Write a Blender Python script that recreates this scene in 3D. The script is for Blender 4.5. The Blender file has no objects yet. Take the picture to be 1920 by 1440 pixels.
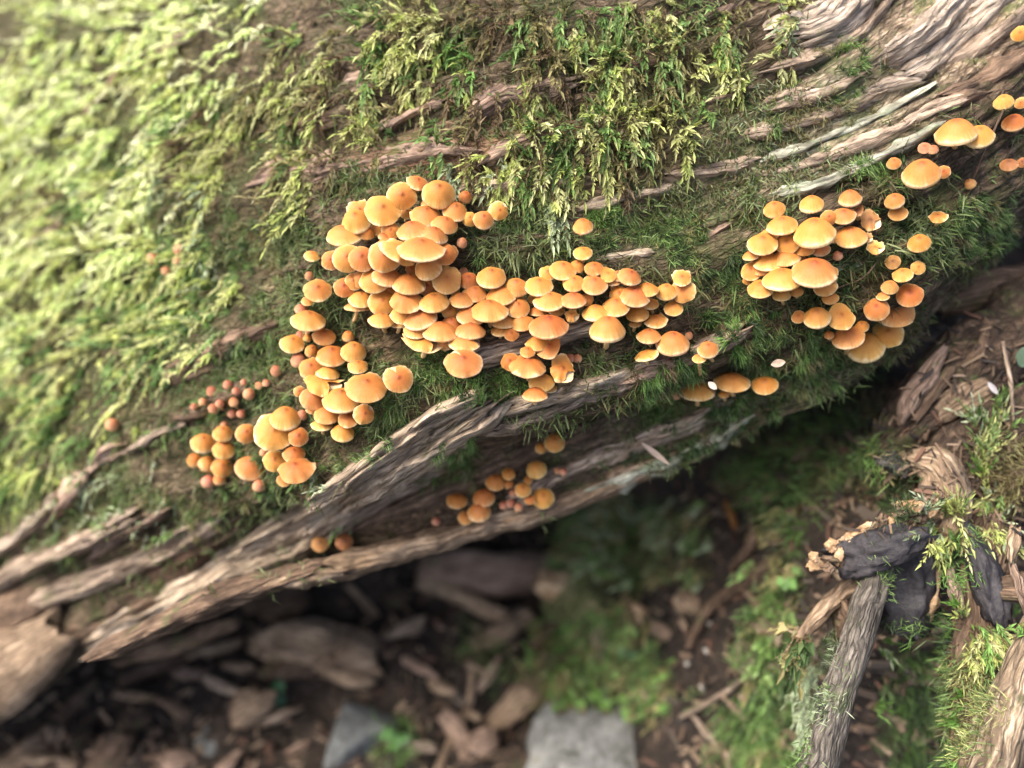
import bpy, math, random
import numpy as np
from mathutils import Vector, Matrix
from mathutils.bvhtree import BVHTree

random.seed(7)
RNG = np.random.default_rng(7)
scene = bpy.context.scene
COL = scene.collection
R = math.radians

# ------------------------------------------------------------------ camera
PITCH = R(40.0)                     # the camera looks 40 degrees down at the log
CAM = np.array([0.0, 0.0, 0.8])
LENS, SENSOR, FPX = 30.0, 36.0, 1600.0
cam_data = bpy.data.cameras.new('camera')
cam_data.lens = LENS
cam_data.sensor_width = SENSOR
cam_data.clip_start = 0.02
cam_data.clip_end = 200
cam_data.dof.use_dof = True
cam_data.dof.focus_distance = 0.478
cam_data.dof.aperture_fstop = 2.5
cam = bpy.data.objects.new('camera', cam_data)
cam.location = CAM
cam.rotation_euler = (R(90) - PITCH, 0, 0)
COL.objects.link(cam)
scene.camera = cam

# ------------------------------------------------------------------ light
SUN_DIR = Vector((-0.50, -0.12, 0.86)).normalized()
world = bpy.data.worlds.new('World')
scene.world = world
world.use_nodes = True
wn = world.node_tree.nodes
bg = wn['Background']
sky = wn.new('ShaderNodeTexSky')
sky.sky_type = 'NISHITA'
sky.sun_disc = False
sky.sun_elevation = math.asin(SUN_DIR.z)
sky.sun_rotation = math.atan2(SUN_DIR.x, SUN_DIR.y)
sky.air_density = 0.7
sky.dust_density = 5.0
sky.ozone_density = 0.0
world.node_tree.links.new(sky.outputs['Color'], bg.inputs['Color'])
bg.inputs['Strength'].default_value = 0.14
sun_data = bpy.data.lights.new('sun', 'SUN')
sun_data.energy = 1.5
sun_data.angle = R(35)
sun_data.color = (1.0, 0.965, 0.90)
sun = bpy.data.objects.new('sun', sun_data)
sun.rotation_euler = SUN_DIR.to_track_quat('Z', 'Y').to_euler()
COL.objects.link(sun)
scene.view_settings.view_transform = 'Standard'
scene.view_settings.look = 'None'
scene.view_settings.exposure = 1.57
scene.view_settings.gamma = 1.0
scene.cycles.use_denoising = True
scene.cycles.max_bounces = 5
scene.cycles.diffuse_bounces = 4
scene.cycles.use_adaptive_sampling = True
scene.cycles.adaptive_threshold = 0.02
scene.cycles.transparent_max_bounces = 4

# ------------------------------------------------------------------ helpers
FWD = np.array([0.0, math.cos(PITCH), -math.sin(PITCH)])
RIGHT = np.array([1.0, 0.0, 0.0])
UP = np.array([0.0, math.sin(PITCH), math.cos(PITCH)])

def ray(px, py):
    return FWD + (px - 960.0) / FPX * RIGHT + (720.0 - py) / FPX * UP

def W(px, py, d):
    return CAM + d * ray(px, py)

def Wv(px, py, d):
    px = np.asarray(px, float); py = np.asarray(py, float); d = np.asarray(d, float)
    v = FWD[None] + ((px - 960) / FPX)[:, None] * RIGHT + ((720 - py) / FPX)[:, None] * UP
    return CAM + d[:, None] * v

def _hash(ix, iy, iz, seed):
    h = (ix * 374761393 + iy * 668265263 + iz * 2147483647 + seed * 974634777) & 0xFFFFFFFF
    h = ((h ^ (h >> 13)) * 1274126177) & 0xFFFFFFFF
    h = ((h ^ (h >> 16)) * 2246822519) & 0xFFFFFFFF
    return ((h ^ (h >> 15)) & 0xFFFFFF) / float(0xFFFFFF)

def noise(x, y, z=0.0, seed=0):
    x, y, z = np.broadcast_arrays(np.asarray(x, float), np.asarray(y, float), np.asarray(z, float))
    xi = np.floor(x).astype(np.int64); yi = np.floor(y).astype(np.int64); zi = np.floor(z).astype(np.int64)
    fx = x - xi; fy = y - yi; fz = z - zi
    fx = fx * fx * (3 - 2 * fx); fy = fy * fy * (3 - 2 * fy); fz = fz * fz * (3 - 2 * fz)
    r = 0
    for dx in (0, 1):
        for dy in (0, 1):
            for dz in (0, 1):
                w = (fx if dx else 1 - fx) * (fy if dy else 1 - fy) * (fz if dz else 1 - fz)
                r = r + w * _hash(xi + dx, yi + dy, zi + dz, seed)
    return r * 2 - 1

def fbm(x, y, z=0.0, seed=0, oct=3):
    a, f, s = 1.0, 1.0, 0.0
    for i in range(oct):
        s = s + a * noise(np.asarray(x) * f, np.asarray(y) * f, np.asarray(z) * f, seed + i * 17)
        a *= 0.5; f *= 2.03
    return s

def mesh_obj(name, verts, faces, mat=None, parent=None, smooth=True, grain=None, color=None):
    me = bpy.data.meshes.new(name)
    verts = np.asarray(verts, np.float32)
    if isinstance(faces, np.ndarray):
        n, k = faces.shape
        me.vertices.add(len(verts)); me.vertices.foreach_set('co', verts.ravel())
        me.loops.add(n * k); me.loops.foreach_set('vertex_index', faces.astype(np.int32).ravel())
        me.polygons.add(n)
        me.polygons.foreach_set('loop_start', np.arange(0, n * k, k, dtype=np.int32))
        me.update(calc_edges=True)
    else:
        me.from_pydata(verts.tolist(), [], faces)
    me.polygons.foreach_set('use_smooth', [bool(smooth)] * len(me.polygons))
    if grain is not None:
        at = me.attributes.new('grain', 'FLOAT_VECTOR', 'POINT')
        at.data.foreach_set('vector', np.asarray(grain, np.float32).ravel())
    if color is not None:
        at = me.attributes.new('tint', 'FLOAT_COLOR', 'POINT')
        c = np.asarray(color, np.float32)
        if c.shape[1] == 3:
            c = np.concatenate([c, np.ones((len(c), 1), np.float32)], 1)
        at.data.foreach_set('color', c.ravel())
    me.update()
    if mat: me.materials.append(mat)
    o = bpy.data.objects.new(name, me)
    COL.objects.link(o)
    if parent: o.parent = parent
    return o

def empty(name, loc):
    o = bpy.data.objects.new(name, None)
    o.empty_display_size = 0.01
    o.location = loc
    COL.objects.link(o)
    return o

def tag(o, label=None, cat=None, group=None, kind=None):
    if label: o['label'] = label
    if cat: o['category'] = cat
    if group: o['group'] = group
    if kind: o['kind'] = kind
    return o

def grid_faces(nu, nv, wrap_v=False):
    i = np.arange(nu - 1)[:, None]; j = np.arange(nv if wrap_v else nv - 1)[None, :]
    a = i * nv + j; b = i * nv + (j + 1) % nv; c = (i + 1) * nv + (j + 1) % nv; d = (i + 1) * nv + j
    return np.stack([a, b, c, d], -1).reshape(-1, 4)

def unit(v):
    v = np.asarray(v, float)
    return v / (np.linalg.norm(v, axis=-1, keepdims=True) + 1e-12)

# ------------------------------------------------------------------ materials
def new_mat(name):
    m = bpy.data.materials.new(name)
    m.use_nodes = True
    nt = m.node_tree
    for n in list(nt.nodes): nt.nodes.remove(n)
    out = nt.nodes.new('ShaderNodeOutputMaterial')
    return m, nt, out

def N(nt, t, **kw):
    n = nt.nodes.new(t)
    for k, v in kw.items():
        if k.startswith('_'): setattr(n, k[1:], v)
        else:
            n.inputs[k.replace('__', ' ')].default_value = v
    return n

def ramp(nt, fac, stops):
    r = nt.nodes.new('ShaderNodeValToRGB')
    el = r.color_ramp.elements
    while len(el) > 1: el.remove(el[-1])
    el[0].position = stops[0][0]; el[0].color = (*stops[0][1], 1)
    for p, c in stops[1:]:
        e = el.new(p); e.color = (*c, 1)
    nt.links.new(fac, r.inputs['Fac'])
    return r

def math_n(nt, op, a, b=None, clamp=False):
    n = nt.nodes.new('ShaderNodeMath'); n.operation = op; n.use_clamp = clamp
    for i, v in enumerate((a, b)):
        if v is None: continue
        if isinstance(v, (int, float)): n.inputs[i].default_value = v
        else: nt.links.new(v, n.inputs[i])
    return n.outputs[0]

def mixc(nt, fac, a, b, blend='MIX'):
    n = nt.nodes.new('ShaderNodeMix'); n.data_type = 'RGBA'; n.blend_type = blend
    for s, v in ((n.inputs[0], fac), (n.inputs[6], a), (n.inputs[7], b)):
        if isinstance(v, (int, float)): s.default_value = v
        elif isinstance(v, tuple): s.default_value = (*v, 1)
        else: nt.links.new(v, s)
    return n.outputs[2]

def wood_mat(name, light, mid, dark, green=0.0, across=420.0, along=16.0, bump=0.5, tinted=False, greencol=(0.07, 0.10, 0.03)):
    """weathered fibrous wood; the 'grain' attribute holds (metres along, metres across, 0)"""
    m, nt, out = new_mat(name)
    at = N(nt, 'ShaderNodeAttribute', _attribute_name='grain')
    obj = N(nt, 'ShaderNodeTexCoord')
    wob = N(nt, 'ShaderNodeTexNoise', Scale=45.0, Detail=3.0, Roughness=0.6)
    nt.links.new(obj.outputs['Object'], wob.inputs['Vector'])
    wv = N(nt, 'ShaderNodeVectorMath', _operation='SCALE'); wv.inputs['Scale'].default_value = 0.007
    nt.links.new(wob.outputs['Color'], wv.inputs[0])
    av = N(nt, 'ShaderNodeVectorMath', _operation='ADD')
    nt.links.new(at.outputs['Vector'], av.inputs[0]); nt.links.new(wv.outputs[0], av.inputs[1])
    def mapped(sx, sy):
        mp = N(nt, 'ShaderNodeMapping'); mp.inputs['Scale'].default_value = (sx, sy, 1)
        nt.links.new(av.outputs[0], mp.inputs['Vector'])
        return mp.outputs[0]
    n1 = N(nt, 'ShaderNodeTexNoise', Scale=1.0, Detail=7.0, Roughness=0.68, Distortion=0.2)
    nt.links.new(mapped(along * 1.6, across * 0.8), n1.inputs['Vector'])
    n2 = N(nt, 'ShaderNodeTexNoise', Scale=1.0, Detail=5.0, Roughness=0.65)
    nt.links.new(mapped(along * 6.0, across * 2.6), n2.inputs['Vector'])
    vo = N(nt, 'ShaderNodeTexVoronoi', Scale=1.0); vo.feature = 'DISTANCE_TO_EDGE'
    nt.links.new(mapped(along * 2.6, across * 0.75), vo.inputs['Vector'])
    cr = ramp(nt, vo.outputs['Distance'], [(0.0, (0, 0, 0)), (0.16, (1, 1, 1))])
    n3 = N(nt, 'ShaderNodeTexNoise', Scale=26.0, Detail=6.0, Roughness=0.68)
    nt.links.new(obj.outputs['Object'], n3.inputs['Vector'])
    h = math_n(nt, 'ADD', math_n(nt, 'MULTIPLY', n1.outputs[0], 0.55), math_n(nt, 'MULTIPLY', n2.outputs[0], 0.45))
    rp = ramp(nt, h, [(0.34, dark), (0.44, tuple(0.45 * a + 0.55 * b for a, b in zip(dark, mid))), (0.51, mid), (0.60, light)])
    patch = ramp(nt, n3.outputs[0], [(0.34, (0.48, 0.45, 0.43)), (0.6, (1.12, 1.10, 1.07))])
    colr = mixc(nt, 1.0, rp.outputs[0], patch.outputs[0], 'MULTIPLY')
    colr = mixc(nt, math_n(nt, 'MULTIPLY', math_n(nt, 'SUBTRACT', 1.0, cr.outputs[0]), 0.5), colr, tuple(0.8 * x for x in dark))
    if green > 0:
        n4 = N(nt, 'ShaderNodeTexNoise', Scale=38.0, Detail=7.0, Roughness=0.74)
        nt.links.new(obj.outputs['Object'], n4.inputs['Vector'])
        g = ramp(nt, n4.outputs[0], [(0.62 - 0.3 * green, (0, 0, 0)), (0.72 - 0.2 * green, (1, 1, 1))])
        colr = mixc(nt, math_n(nt, 'MULTIPLY', g.outputs[0], 0.75), colr, greencol)
    if tinted:
        tc = N(nt, 'ShaderNodeAttribute', _attribute_name='tint')
        colr = mixc(nt, 1.0, colr, tc.outputs['Color'], 'MULTIPLY')
    hb = math_n(nt, 'ADD', h, math_n(nt, 'MULTIPLY', cr.outputs[0], 0.35))
    b = N(nt, 'ShaderNodeBump', Strength=min(1.0, bump * 1.2), Distance=0.0035)
    nt.links.new(hb, b.inputs['Height'])
    p = N(nt, 'ShaderNodeBsdfPrincipled', Roughness=0.85)
    p.inputs['Specular IOR Level'].default_value = 0.22
    nt.links.new(colr, p.inputs['Base Color']); nt.links.new(b.outputs[0], p.inputs['Normal'])
    nt.links.new(p.outputs[0], out.inputs[0])
    return m

def leaf_mat(name, trans=0.3, rough=0.55):
    m, nt, out = new_mat(name)
    at = N(nt, 'ShaderNodeAttribute', _attribute_name='tint')
    p = N(nt, 'ShaderNodeBsdfPrincipled', Roughness=rough)
    p.inputs['Specular IOR Level'].default_value = 0.35
    nt.links.new(at.outputs['Color'], p.inputs['Base Color'])
    t = N(nt, 'ShaderNodeBsdfTranslucent')
    nt.links.new(at.outputs['Color'], t.inputs['Color'])
    mx = N(nt, 'ShaderNodeMixShader', Fac=trans)
    nt.links.new(p.outputs[0], mx.inputs[1]); nt.links.new(t.outputs[0], mx.inputs[2])
    nt.links.new(mx.outputs[0], out.inputs[0])
    return m

def cap_mat(name, stops, streak=0.35):
    m, nt, out = new_mat(name)
    tc = N(nt, 'ShaderNodeTexCoord')
    sep = N(nt, 'ShaderNodeSeparateXYZ'); nt.links.new(tc.outputs['Object'], sep.inputs[0])
    x, y = sep.outputs[0], sep.outputs[1]
    rr = math_n(nt, 'SQRT', math_n(nt, 'ADD', math_n(nt, 'MULTIPLY', x, x), math_n(nt, 'MULTIPLY', y, y)))
    rs = math_n(nt, 'MAXIMUM', rr, 0.02)
    inf = N(nt, 'ShaderNodeObjectInfo')
    cmb = N(nt, 'ShaderNodeCombineXYZ')
    nt.links.new(math_n(nt, 'MULTIPLY', math_n(nt, 'DIVIDE', x, rs), 7.0), cmb.inputs[0])
    nt.links.new(math_n(nt, 'MULTIPLY', math_n(nt, 'DIVIDE', y, rs), 7.0), cmb.inputs[1])
    nt.links.new(math_n(nt, 'ADD', math_n(nt, 'MULTIPLY', rr, 0.9), math_n(nt, 'MULTIPLY', inf.outputs['Random'], 50.0)), cmb.inputs[2])
    st = N(nt, 'ShaderNodeTexNoise', Scale=1.0, Detail=3.0, Roughness=0.6)
    nt.links.new(cmb.outputs[0], st.inputs['Vector'])
    bl = N(nt, 'ShaderNodeTexNoise', Scale=2.2, Detail=4.0, Roughness=0.6)
    addv = N(nt, 'ShaderNodeVectorMath', _operation='ADD')
    nt.links.new(tc.outputs['Object'], addv.inputs[0]); nt.links.new(inf.outputs['Random'], addv.inputs[1])
    sc = N(nt, 'ShaderNodeVectorMath', _operation='SCALE'); sc.inputs['Scale'].default_value = 1.0
    nt.links.new(addv.outputs[0], sc.inputs[0])
    nt.links.new(sc.outputs[0], bl.inputs['Vector'])
    rw = math_n(nt, 'ADD', rr, math_n(nt, 'MULTIPLY', math_n(nt, 'SUBTRACT', bl.outputs[0], 0.5), 0.28))
    rp = ramp(nt, rw, stops)
    mask = N(nt, 'ShaderNodeMapRange'); mask.inputs['From Min'].default_value = 0.5; mask.inputs['From Max'].default_value = 1.0
    nt.links.new(rr, mask.inputs['Value'])
    sr = ramp(nt, st.outputs[0], [(0.36, (0.66, 0.56, 0.44)), (0.56, (1.05, 1.05, 1.05))])
    c = mixc(nt, math_n(nt, 'MULTIPLY', mask.outputs[0], streak * 2.0, clamp=True), rp.outputs[0], mixc(nt, 1.0, rp.outputs[0], sr.outputs[0], 'MULTIPLY'))
    fine = N(nt, 'ShaderNodeTexNoise', Scale=16.0, Detail=3.0, Roughness=0.6)
    nt.links.new(sc.outputs[0], fine.inputs['Vector'])
    fr = ramp(nt, fine.outputs[0], [(0.3, (0.86, 0.80, 0.72)), (0.6, (1.03, 1.03, 1.03))])
    c = mixc(nt, 0.8, c, fr.outputs[0], 'MULTIPLY')
    hs = N(nt, 'ShaderNodeHueSaturation')
    nt.links.new(math_n(nt, 'ADD', 0.488, math_n(nt, 'MULTIPLY', inf.outputs['Random'], 0.02)), hs.inputs['Hue'])
    nt.links.new(math_n(nt, 'ADD', 0.88, math_n(nt, 'MULTIPLY', inf.outputs['Random'], 0.2)), hs.inputs['Value'])
    nt.links.new(c, hs.inputs['Color'])
    b = N(nt, 'ShaderNodeBump', Strength=0.35, Distance=0.0012)
    nt.links.new(math_n(nt, 'MULTIPLY', st.outputs[0], mask.outputs[0]), b.inputs['Height'])
    p = N(nt, 'ShaderNodeBsdfPrincipled', Roughness=0.62)
    p.inputs['Specular IOR Level'].default_value = 0.3
    nt.links.new(hs.outputs[0], p.inputs['Base Color']); nt.links.new(b.outputs[0], p.inputs['Normal'])
    nt.links.new(p.outputs[0], out.inputs[0])
    return m

def noise_mat(name, stops, scale=40.0, rough=0.9, bump=0.6, dist=0.004, detail=6.0):
    m, nt, out = new_mat(name)
    tc = N(nt, 'ShaderNodeTexCoord')
    n1 = N(nt, 'ShaderNodeTexNoise', Scale=scale, Detail=detail, Roughness=0.68)
    nt.links.new(tc.outputs['Object'], n1.inputs['Vector'])
    n2 = N(nt, 'ShaderNodeTexNoise', Scale=scale * 6, Detail=4.0, Roughness=0.65)
    nt.links.new(tc.outputs['Object'], n2.inputs['Vector'])
    f = math_n(nt, 'ADD', math_n(nt, 'MULTIPLY', n1.outputs[0], 0.65), math_n(nt, 'MULTIPLY', n2.outputs[0], 0.35))
    rp = ramp(nt, f, stops)
    b = N(nt, 'ShaderNodeBump', Strength=bump, Distance=dist); nt.links.new(f, b.inputs['Height'])
    p = N(nt, 'ShaderNodeBsdfPrincipled', Roughness=rough)
    p.inputs['Specular IOR Level'].default_value = 0.3
    nt.links.new(rp.outputs[0], p.inputs['Base Color']); nt.links.new(b.outputs[0], p.inputs['Normal'])
    nt.links.new(p.outputs[0], out.inputs[0])
    return m

M = {}
M['log'] = wood_mat('log_wood', (0.46, 0.38, 0.30), (0.22, 0.17, 0.12), (0.040, 0.030, 0.021), green=0.5, tinted=True, along=42, across=380, bump=0.9)
M['pale'] = wood_mat('pale_wood', (0.72, 0.61, 0.47), (0.50, 0.40, 0.29), (0.12, 0.085, 0.055), green=0.12, across=330, bump=0.9)
M['grey'] = wood_mat('grey_wood', (0.60, 0.49, 0.38), (0.39, 0.30, 0.22), (0.085, 0.062, 0.045), green=0.22, across=360, bump=0.8)
M['silver'] = wood_mat('silver_wood', (0.70, 0.61, 0.50), (0.50, 0.41, 0.32), (0.15, 0.115, 0.085), green=0.2, across=420, bump=0.9)
M['pink'] = wood_mat('pinkish_wood', (0.58, 0.44, 0.34), (0.38, 0.265, 0.195), (0.10, 0.066, 0.048), green=0.1, across=420, bump=0.8)
M['brown'] = wood_mat('brown_wood', (0.28, 0.19, 0.13), (0.15, 0.10, 0.066), (0.035, 0.024, 0.016), green=0.2, across=380)
M['tan'] = wood_mat('tan_wood', (0.60, 0.46, 0.32), (0.36, 0.26, 0.17), (0.09, 0.06, 0.04), green=0.08, across=330, bump=0.8)
M['lichen'] = wood_mat('lichened_wood', (0.62, 0.64, 0.52), (0.34, 0.34, 0.26), (0.09, 0.085, 0.06), green=0.35, across=300, greencol=(0.20, 0.27, 0.15))
M['char'] = noise_mat('black_bark', [(0.32, (0.010, 0.009, 0.010)), (0.5, (0.028, 0.025, 0.027)), (0.68, (0.075, 0.068, 0.068))], 34, 0.6, 0.8)
M['crumb'] = noise_mat('crumbling_wood', [(0.33, (0.10, 0.055, 0.03)), (0.47, (0.40, 0.25, 0.13)), (0.62, (0.66, 0.50, 0.32))], 60, 0.9, 0.9, 0.005)
M['soil'] = noise_mat('soil', [(0.32, (0.008, 0.006, 0.005)), (0.48, (0.024, 0.018, 0.013)), (0.62, (0.06, 0.043, 0.031)), (0.74, (0.04, 0.05, 0.02))], 22, 0.95, 1.0, 0.01)
M['rock'] = noise_mat('rock', [(0.36, (0.05, 0.055, 0.04)), (0.47, (0.15, 0.15, 0.135)), (0.58, (0.27, 0.27, 0.25)), (0.66, (0.18, 0.17, 0.12))], 34, 0.75, 0.5)
M['bluerock'] = noise_mat('blue_grey_rock', [(0.36, (0.05, 0.05, 0.046)), (0.5, (0.11, 0.115, 0.11)), (0.64, (0.21, 0.22, 0.215))], 30, 0.7, 0.5)
M['moss'] = leaf_mat('moss_leaf', 0.42)
M['hair'] = leaf_mat('moss_blade', 0.25)
M['leaf'] = leaf_mat('plant_leaf', 0.3, 0.4)
M['stem'] = noise_mat('mushroom_stem', [(0.3, (0.50, 0.27, 0.10)), (0.5, (0.72, 0.48, 0.22)), (0.7, (0.82, 0.62, 0.36))], 120, 0.6, 0.3, 0.0006)
M['gill'] = noise_mat('mushroom_gill', [(0.3, (0.60, 0.36, 0.16)), (0.6, (0.80, 0.60, 0.34))], 200, 0.7, 0.2, 0.0004)
CAPS = {
 'orange': [(0.0, (0.34, 0.11, 0.03)), (0.09, (0.40, 0.135, 0.032)), (0.20, (0.53, 0.19, 0.042)), (0.45, (0.62, 0.255, 0.060)), (0.75, (0.70, 0.33, 0.085)), (0.93, (0.80, 0.48, 0.17)), (1.0, (0.90, 0.70, 0.42))],
 'deep': [(0.0, (0.30, 0.085, 0.020)), (0.12, (0.40, 0.125, 0.026)), (0.35, (0.56, 0.20, 0.040)), (0.7, (0.62, 0.25, 0.055)), (0.94, (0.74, 0.38, 0.12)), (1.0, (0.84, 0.58, 0.30))],
 'pink': [(0.0, (0.34, 0.10, 0.045)), (0.3, (0.46, 0.17, 0.085)), (0.7, (0.58, 0.25, 0.14)), (1.0, (0.72, 0.42, 0.26))],
 'old': [(0.0, (0.15, 0.055, 0.02)), (0.4, (0.34, 0.15, 0.05)), (0.8, (0.48, 0.24, 0.09)), (1.0, (0.62, 0.38, 0.18))],
 'yellow': [(0.0, (0.40, 0.14, 0.03)), (0.15, (0.52, 0.21, 0.045)), (0.5, (0.66, 0.31, 0.075)), (0.9, (0.76, 0.46, 0.15)), (1.0, (0.86, 0.64, 0.32))],
}
CAPS = {k: [(p, (c[0] * 0.75, c[1] * 0.71, c[2] * 0.64)) for p, c in v] for k, v in CAPS.items()}
for k, v in CAPS.items(): M['cap_' + k] = cap_mat('cap_' + k, v, 0.15 if k == 'pink' else 0.26)

M['branch'] = wood_mat('grey_branch_wood', (0.34, 0.31, 0.26), (0.17, 0.15, 0.125), (0.025, 0.022, 0.02), green=0.22, across=420, along=26, bump=0.9)
M['tanbranch'] = wood_mat('streaked_branch_wood', (0.60, 0.50, 0.36), (0.24, 0.18, 0.12), (0.035, 0.025, 0.02), green=0.12, across=260, along=14, bump=0.9)
M['orange_wood'] = wood_mat('orange_needle', (0.5, 0.25, 0.08), (0.4, 0.18, 0.05), (0.2, 0.09, 0.03))
M['mossrock'] = noise_mat('mossy_rock', [(0.40, (0.02, 0.02, 0.010)), (0.5, (0.07, 0.08, 0.025)), (0.60, (0.20, 0.18, 0.09))], 22, 0.95, 0.8)
M['white'] = noise_mat('white_pebble', [(0.3, (0.34, 0.31, 0.26)), (0.7, (0.52, 0.49, 0.43))], 80, 0.6, 0.2)
M['litter'] = leaf_mat('leaf_litter', 0.0, 0.8)
M['dark'] = wood_mat('dark_rotten_wood', (0.17, 0.12, 0.08), (0.08, 0.055, 0.038), (0.018, 0.013, 0.010), green=0.25, across=300, along=40, bump=0.9)
# ------------------------------------------------------------------ the fallen log
FX = [-350, 0, 250, 560, 870, 1050, 1300, 1450, 1700, 1790, 1900, 2270]
FLOW = [  # lines of the grain, each as heights at FX, from the lower edge to past the crown
 [1490, 1335, 1185, 1068, 1008, 958, 860, 782, 668, 560, 450, 280],
 [1270, 1090, 985, 900, 770, 740, 670, 600, 490, 440, 372, 190],
 [900, 715, 640, 550, 485, 455, 405, 350, 235, 180, 112, -80],
 [600, 420, 365, 300, 235, 205, 150, 80, -70, -135, -215, -440],
 [200, 50, 0, -50, -90, -120, -160, -235, -390, -460, -540, -760],
 [-250, -380, -420, -460, -490, -520, -560, -630, -770, -830, -900, -1080]]
DX = [-350, 0, 250, 560, 870, 1300, 1700, 1900, 2270]
DEEP = [
 [.86, .75, .68, .615, .585, .565, .55, .57, .62],
 [.80, .705, .615, .535, .500, .495, .495, .525, .58],
 [.80, .71, .610, .525, .495, .492, .495, .515, .56],
 [.86, .75, .640, .540, .503, .500, .530, .58, .64],
 [.94, .83, .700, .590, .545, .545, .600, .66, .72],
 [1.2, 1.08, .94, .82, .75, .74, .76, .80, .85]]
NU, NV = 620, 400

def smooth_interp(x, xs, ys):
    """monotone-ish cubic (Catmull-Rom, non-uniform)"""
    xs = np.asarray(xs, float); ys = np.asarray(ys, float); x = np.asarray(x, float)
    m = np.gradient(ys, xs)
    i = np.clip(np.searchsorted(xs, x) - 1, 0, len(xs) - 2)
    h = xs[i + 1] - xs[i]; t = np.clip((x - xs[i]) / h, 0, 1)
    t2, t3 = t * t, t * t * t
    return ((2 * t3 - 3 * t2 + 1) * ys[i] + (t3 - 2 * t2 + t) * h * m[i] + (-2 * t3 + 3 * t2) * ys[i + 1] + (t3 - t2) * h * m[i + 1])

gx = np.linspace(-350, 2270, NU)
flow_y = np.array([smooth_interp(gx, FX, f) for f in FLOW])        # 6 x NU
flow_d = np.array([smooth_interp(gx, DX, f) for f in DEEP])
# the part the camera looks at, then the underside and the back of the crown
vb = np.concatenate([np.linspace(0, 1.0, 110, endpoint=False), np.linspace(1.0, 3.6, 215, endpoint=False), np.linspace(3.6, 5, NV - 325)])
PY = np.zeros((NU, NV)); PD = np.zeros((NU, NV))
kk = np.arange(6)
for i in range(NU):
    PY[i] = smooth_interp(vb, kk, flow_y[:, i]); PD[i] = smooth_interp(vb, kk, flow_d[:, i])
PXg = np.repeat(gx[:, None], NV, 1)
P = Wv(PXg.ravel(), PY.ravel(), PD.ravel()).reshape(NU, NV, 3)
# grain coordinates in metres
su = np.concatenate([np.zeros((1, NV)), np.cumsum(np.linalg.norm(np.diff(P, axis=0), axis=2), 0)], 0)
su = np.repeat(su[:, 150:151], NV, 1)
sv = np.concatenate([np.zeros((NU, 1)), np.cumsum(np.linalg.norm(np.diff(P, axis=1), axis=2), 1)], 1)
sv = np.repeat(sv[300:301], NU, 0)
nrm = unit(np.cross(np.gradient(P, axis=1), np.gradient(P, axis=0)))
if (nrm[300, 200] @ FWD) > 0: nrm = -nrm
wob = 0.010 * fbm(su * 5, sv * 5, 0, 3, 2)
g1 = fbm(su * 7, (sv + wob) * 55, 0, 11, 3)
g2 = fbm(su * 22, (sv + wob) * 210, 0, 29, 2)
lump = fbm(su * 9, sv * 13, 0, 41, 3)
disp = 0.0075 * lump + 0.0055 * g1 + 0.0022 * g2
# deep checks along the grain
crack = np.clip(0.16 - np.abs(noise(su * 4.0, (sv + wob) * 34, 0, 77)), 0, 1) / 0.16
disp -= 0.007 * crack * np.clip(noise(su * 9, sv * 9, 0, 78) + 0.25, 0, 1)
# a hollow under the pale ridge (the lower wood lies further back)
hol = np.exp(-((vb[None] - 0.42) / 0.25) ** 2) * np.clip((gx[:, None] - 350) / 200, 0, 1) * np.clip((1500 - gx[:, None]) / 250, 0, 1)
disp -= 0.030 * hol
P = P + nrm * disp[..., None]
# underside and back: closes the trunk
wr = [P]
low = P[:, 0]; top = P[:, -1]
und = []
for k, (dy, dz) in enumerate([(0.05, -0.012), (0.14, 0.0), (0.30, 0.03), (0.46, 0.12)]):
    und.append(low + np.array([0, dy, dz]) + 0.012 * fbm(su[:, :1] * 12, k * 3.1, 0, 5, 2)[:, :1] * np.array([0, 0, 1]))
bak = []
for k, (dy, dz) in enumerate([(0.15, 0.04), (0.30, 0.0), (0.42, -0.14)]):
    bak.append(top + np.array([0, dy, dz]))
Pfull = np.concatenate([np.stack(und[::-1], 1), P, np.stack(bak, 1)], 1)
nvf = Pfull.shape[1]
svf = np.concatenate([np.repeat(-np.array([[.5, .34, .18, .06]]), NU, 0), sv, np.repeat(sv[:1, -1:] + np.array([[.15, .3, .45]]), NU, 0)], 1)
suf = np.repeat(su[:, :1], nvf, 1)
grain_log = np.stack([suf, svf, np.zeros_like(suf)], -1).reshape(-1, 3)

# wood colour: weathered grey and brown stretches with a shape of their own
def blob(px, py, cx, cy, rx, ry, rot=0.0):
    c, s = math.cos(R(rot)), math.sin(R(rot))
    dx, dy = px - cx, -(py - cy)
    a, b = (dx * c + dy * s) / rx, (-dx * s + dy * c) / ry
    return np.exp(-(a * a + b * b))
tint = np.ones((NU, NV, 3)) * np.array([.62, .58, .52])
nz = fbm(su * 14, sv * 20, 0, 91, 3)[..., None]
def addtint(col, mask, amt=1.0):
    global tint
    m = np.clip(mask[..., None] * amt + 0.15 * nz * (mask[..., None] > 0.05), 0, 1)
    tint = tint * (1 - m) + np.array(col) * m
addtint((1.7, 1.75, 1.7), blob(PXg, PY, 1640, 170, 240, 90, 30))
addtint((2.0, 1.9, 1.8), blob(PXg, PY, 1800, 60, 180, 90, 32))
addtint((1.25, 1.4, 1.2), blob(PXg, PY, 1480, 270, 260, 80, 25))
addtint((1.1, 1.0, .9), blob(PXg, PY, 1150, 350, 260, 50, 10))
addtint((0.42, 0.36, 0.33), blob(PXg, PY, 1840, 230, 150, 110, 25))
addtint((0.6, 0.5, 0.40), blob(PXg, PY, 1500, 560, 260, 110, 20))
addtint((0.75, 0.58, 0.5), blob(PXg, PY, 880, 900, 320, 55, 25))
addtint((1.5, 1.1, 0.95), blob(PXg, PY, 850, 290, 220, 60, 8))
addtint((0.48, 0.41, 0.32), blob(PXg, PY, 720, 600, 300, 150, 20))
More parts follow.
